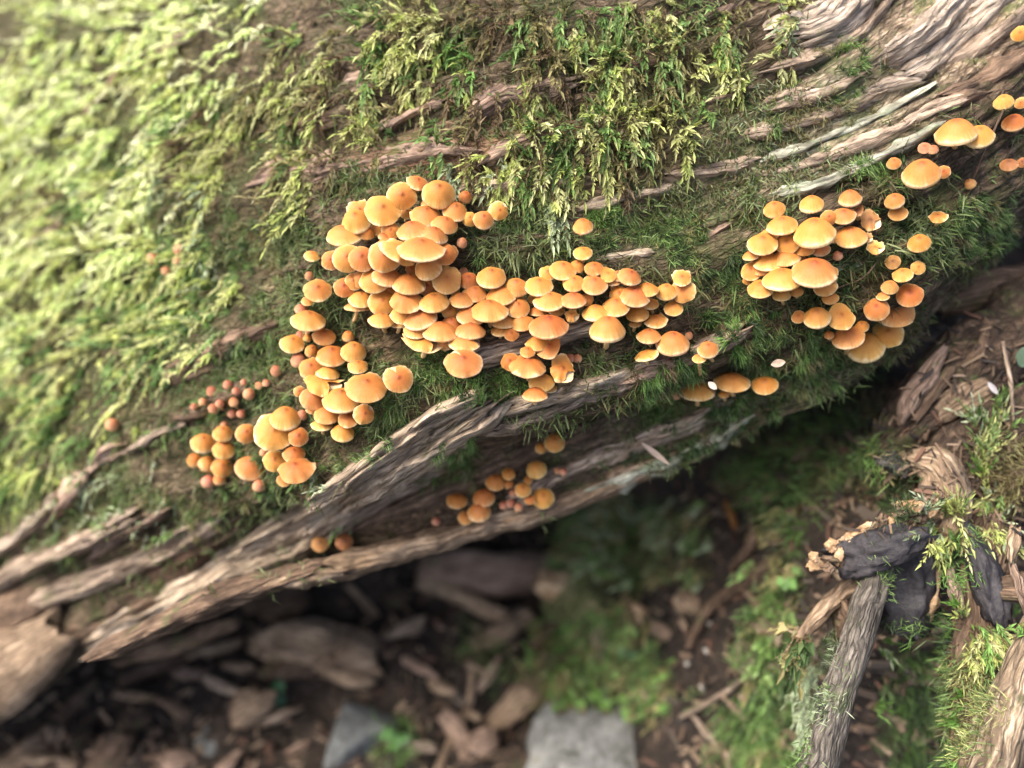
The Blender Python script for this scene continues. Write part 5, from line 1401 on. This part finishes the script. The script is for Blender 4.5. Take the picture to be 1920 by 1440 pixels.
# ------------------------------------------------------------------ moss on the ground, the bank and the stump
gm = Bag()
GM = [  # polygon, tufts, blades, length mm, palettes
 ([(1330, 880), (1480, 820), (1640, 760), (1660, 880), (1560, 930), (1480, 1080), (1500, 1250), (1440, 1440), (1330, 1440), (1400, 1200), (1480, 1000)], 300, 26, (7, 14), 'ggvdo'),
 ([(1000, 1160), (1200, 1150), (1290, 1300), (1230, 1330), (1040, 1330), (990, 1300)], 130, 24, (7, 14), 'ggdo'),
 ([(1050, 970), (1330, 940), (1340, 1080), (1150, 1110), (1060, 1060)], 120, 26, (6, 11), 'ddgo'),
 ([(700, 1370), (760, 1350), (770, 1420), (720, 1430)], 18, 22, (7, 12), 'vg'),
 ([(1400, 1320), (1520, 1300), (1500, 1450), (1390, 1450)], 60, 26, (7, 14), 'vg'),
 ([(1690, 1150), (1800, 1150), (1800, 1450), (1640, 1450), (1660, 1250)], 130, 26, (7, 13), 'ddgv'),
 ([(1560, 870), (1700, 830), (1690, 930), (1560, 960)], 60, 22, (4, 8), 'dob'),
 ([(1640, 900), (1720, 900), (1720, 970), (1650, 975)], 50, 26, (4, 8), 'dd'),
 ([(1790, 1010), (1815, 1000), (1800, 1120), (1785, 1120)], 26, 30, (4, 8), 'v'),
 ([(1800, 1230), (1860, 1230), (1870, 1340), (1800, 1440), (1780, 1300)], 90, 28, (5, 10), 'ogy'),
 ([(1840, 820), (1920, 820), (1920, 950), (1850, 930)], 60, 28, (6, 12), 'oob'),
 ([(1655, 1065), (1672, 1065), (1670, 1100), (1655, 1095)], 7, 26, (4, 7), 'g'),
 ([(850, 1180), (960, 1220), (1000, 1300), (900, 1290)], 40, 22, (6, 12), 'god'),
 ([(1330, 700), (1640, 690), (1640, 780), (1400, 860)], 90, 24, (6, 12), 'dd'),
 ([(1530, 1200), (1590, 1190), (1560, 1350), (1510, 1340)], 40, 26, (5, 9), 'gds'),
]
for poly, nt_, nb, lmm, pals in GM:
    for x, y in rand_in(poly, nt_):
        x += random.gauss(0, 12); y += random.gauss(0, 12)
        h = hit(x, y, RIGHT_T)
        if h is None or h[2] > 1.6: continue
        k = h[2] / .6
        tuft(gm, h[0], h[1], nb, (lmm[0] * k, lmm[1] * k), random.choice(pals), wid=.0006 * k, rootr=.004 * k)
for poly, n_, pals in [([(1050, 970), (1330, 940), (1340, 1080), (1150, 1110), (1060, 1060)], 60, 'ogs'), ([(1000, 1160), (1200, 1150), (1290, 1300), (1230, 1330), (1040, 1350), (990, 1300)], 70, 'gvo'), ([(1400, 900), (1520, 860), (1480, 1080), (1500, 1250), (1440, 1440), (1390, 1440), (1440, 1200)], 45, 'god')]:
    for x, y in rand_in(poly, n_):
        clump(gm, x, y, 14, 12, 4, (12, 22), pals, tree=RIGHT_T, leaf=(.008, .013), wid=.0032, brown=.2)
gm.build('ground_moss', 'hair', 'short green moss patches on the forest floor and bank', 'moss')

def sprig_bag(name, label, items):
    b = Bag()
    for (x, y, sx, sy, n, lmm, pals, ang) in items:
        for _ in range(n):
            px, py = x + random.gauss(0, sx), y + random.gauss(0, sy)
            h = hit(px, py, RIGHT_T)
            if h is None: continue
            d = min(h[2], .56) - .004
            p = W(px, py, d)
            a = R(ang + random.gauss(0, 22))
            head = RIGHT * math.cos(a) + UP * math.sin(a) - FWD * .35
            frond(b, p, unit(-FWD + .3 * UP), random.uniform(*lmm) * .001, random.choice(pals), leaf=(.0045, .0075), wid=.0016, spread=.25, brown=.12, hang=.12, heading=head)
    return b.build(name, 'moss', label, 'moss')
sprig_bag('moss_sprig', 'tall green feathery moss sprigs standing on the stump', [
 (1845, 850, 6, 12, 9, (16, 30), 'ygs', 85), (1855, 820, 8, 12, 9, (14, 26), 'ygs', 70), (1830, 800, 5, 8, 6, (12, 22), 'sg', 115), (1870, 770, 6, 8, 5, (10, 18), 'g', 60)])
sprig_bag('moss_sprig', 'bright moss spilling over the stump edge above the post', [
 (1845, 890, 10, 12, 12, (10, 18), 'yv', 100), (1850, 930, 12, 10, 12, (10, 18), 'yg', 200), (1870, 950, 18, 10, 14, (10, 18), 'ys', 170), (1800, 965, 20, 8, 14, (9, 16), 'yyg', 100),
 (1760, 985, 14, 8, 12, (9, 16), 'ygs', 200), (1775, 1010, 14, 10, 14, (10, 18), 'yyg', 265), (1830, 985, 22, 10, 16, (10, 18), 'yyo', 280), (1880, 985, 14, 10, 12, (10, 18), 'ys', 300), (1735, 960, 6, 6, 5, (9, 16), 's', 110), (1900, 900, 14, 20, 12, (9, 16), 'ob', 200)])
sprig_bag('moss_sprig', 'yellow-green moss rosettes growing halfway up the mossy post', [
 (1808, 1150, 6, 8, 9, (7, 12), 'yv', 130), (1835, 1180, 12, 8, 14, (8, 14), 'yyv', 300), (1865, 1185, 12, 10, 14, (8, 14), 'yv', 330), (1860, 1215, 10, 10, 12, (8, 14), 'yv', 270), (1905, 1180, 12, 14, 14, (8, 14), 'yv', 30), (1835, 1220, 10, 10, 8, (7, 12), 'y', 240)])
sprig_bag('moss_sprig', 'two small fern-like green sprigs low on the post', [(1812, 1305, 3, 3, 4, (9, 14), 'v', 165), (1800, 1352, 3, 3, 4, (8, 12), 'v', 175), (1790, 1420, 8, 10, 8, (8, 14), 'v', 230)])
sprig_bag('moss_sprig', 'pale blue-green moss beside the thick grey branch', [(1525, 1250, 10, 16, 14, (7, 12), 's', 250), (1515, 1295, 10, 18, 14, (7, 12), 's', 250), (1508, 1340, 8, 8, 7, (7, 12), 's', 250), (1512, 1390, 5, 8, 4, (6, 10), 's', 250), (1660, 1215, 12, 10, 5, (7, 12), 'vs', 300), (1640, 1325, 6, 5, 4, (6, 10), 'v', 0)])
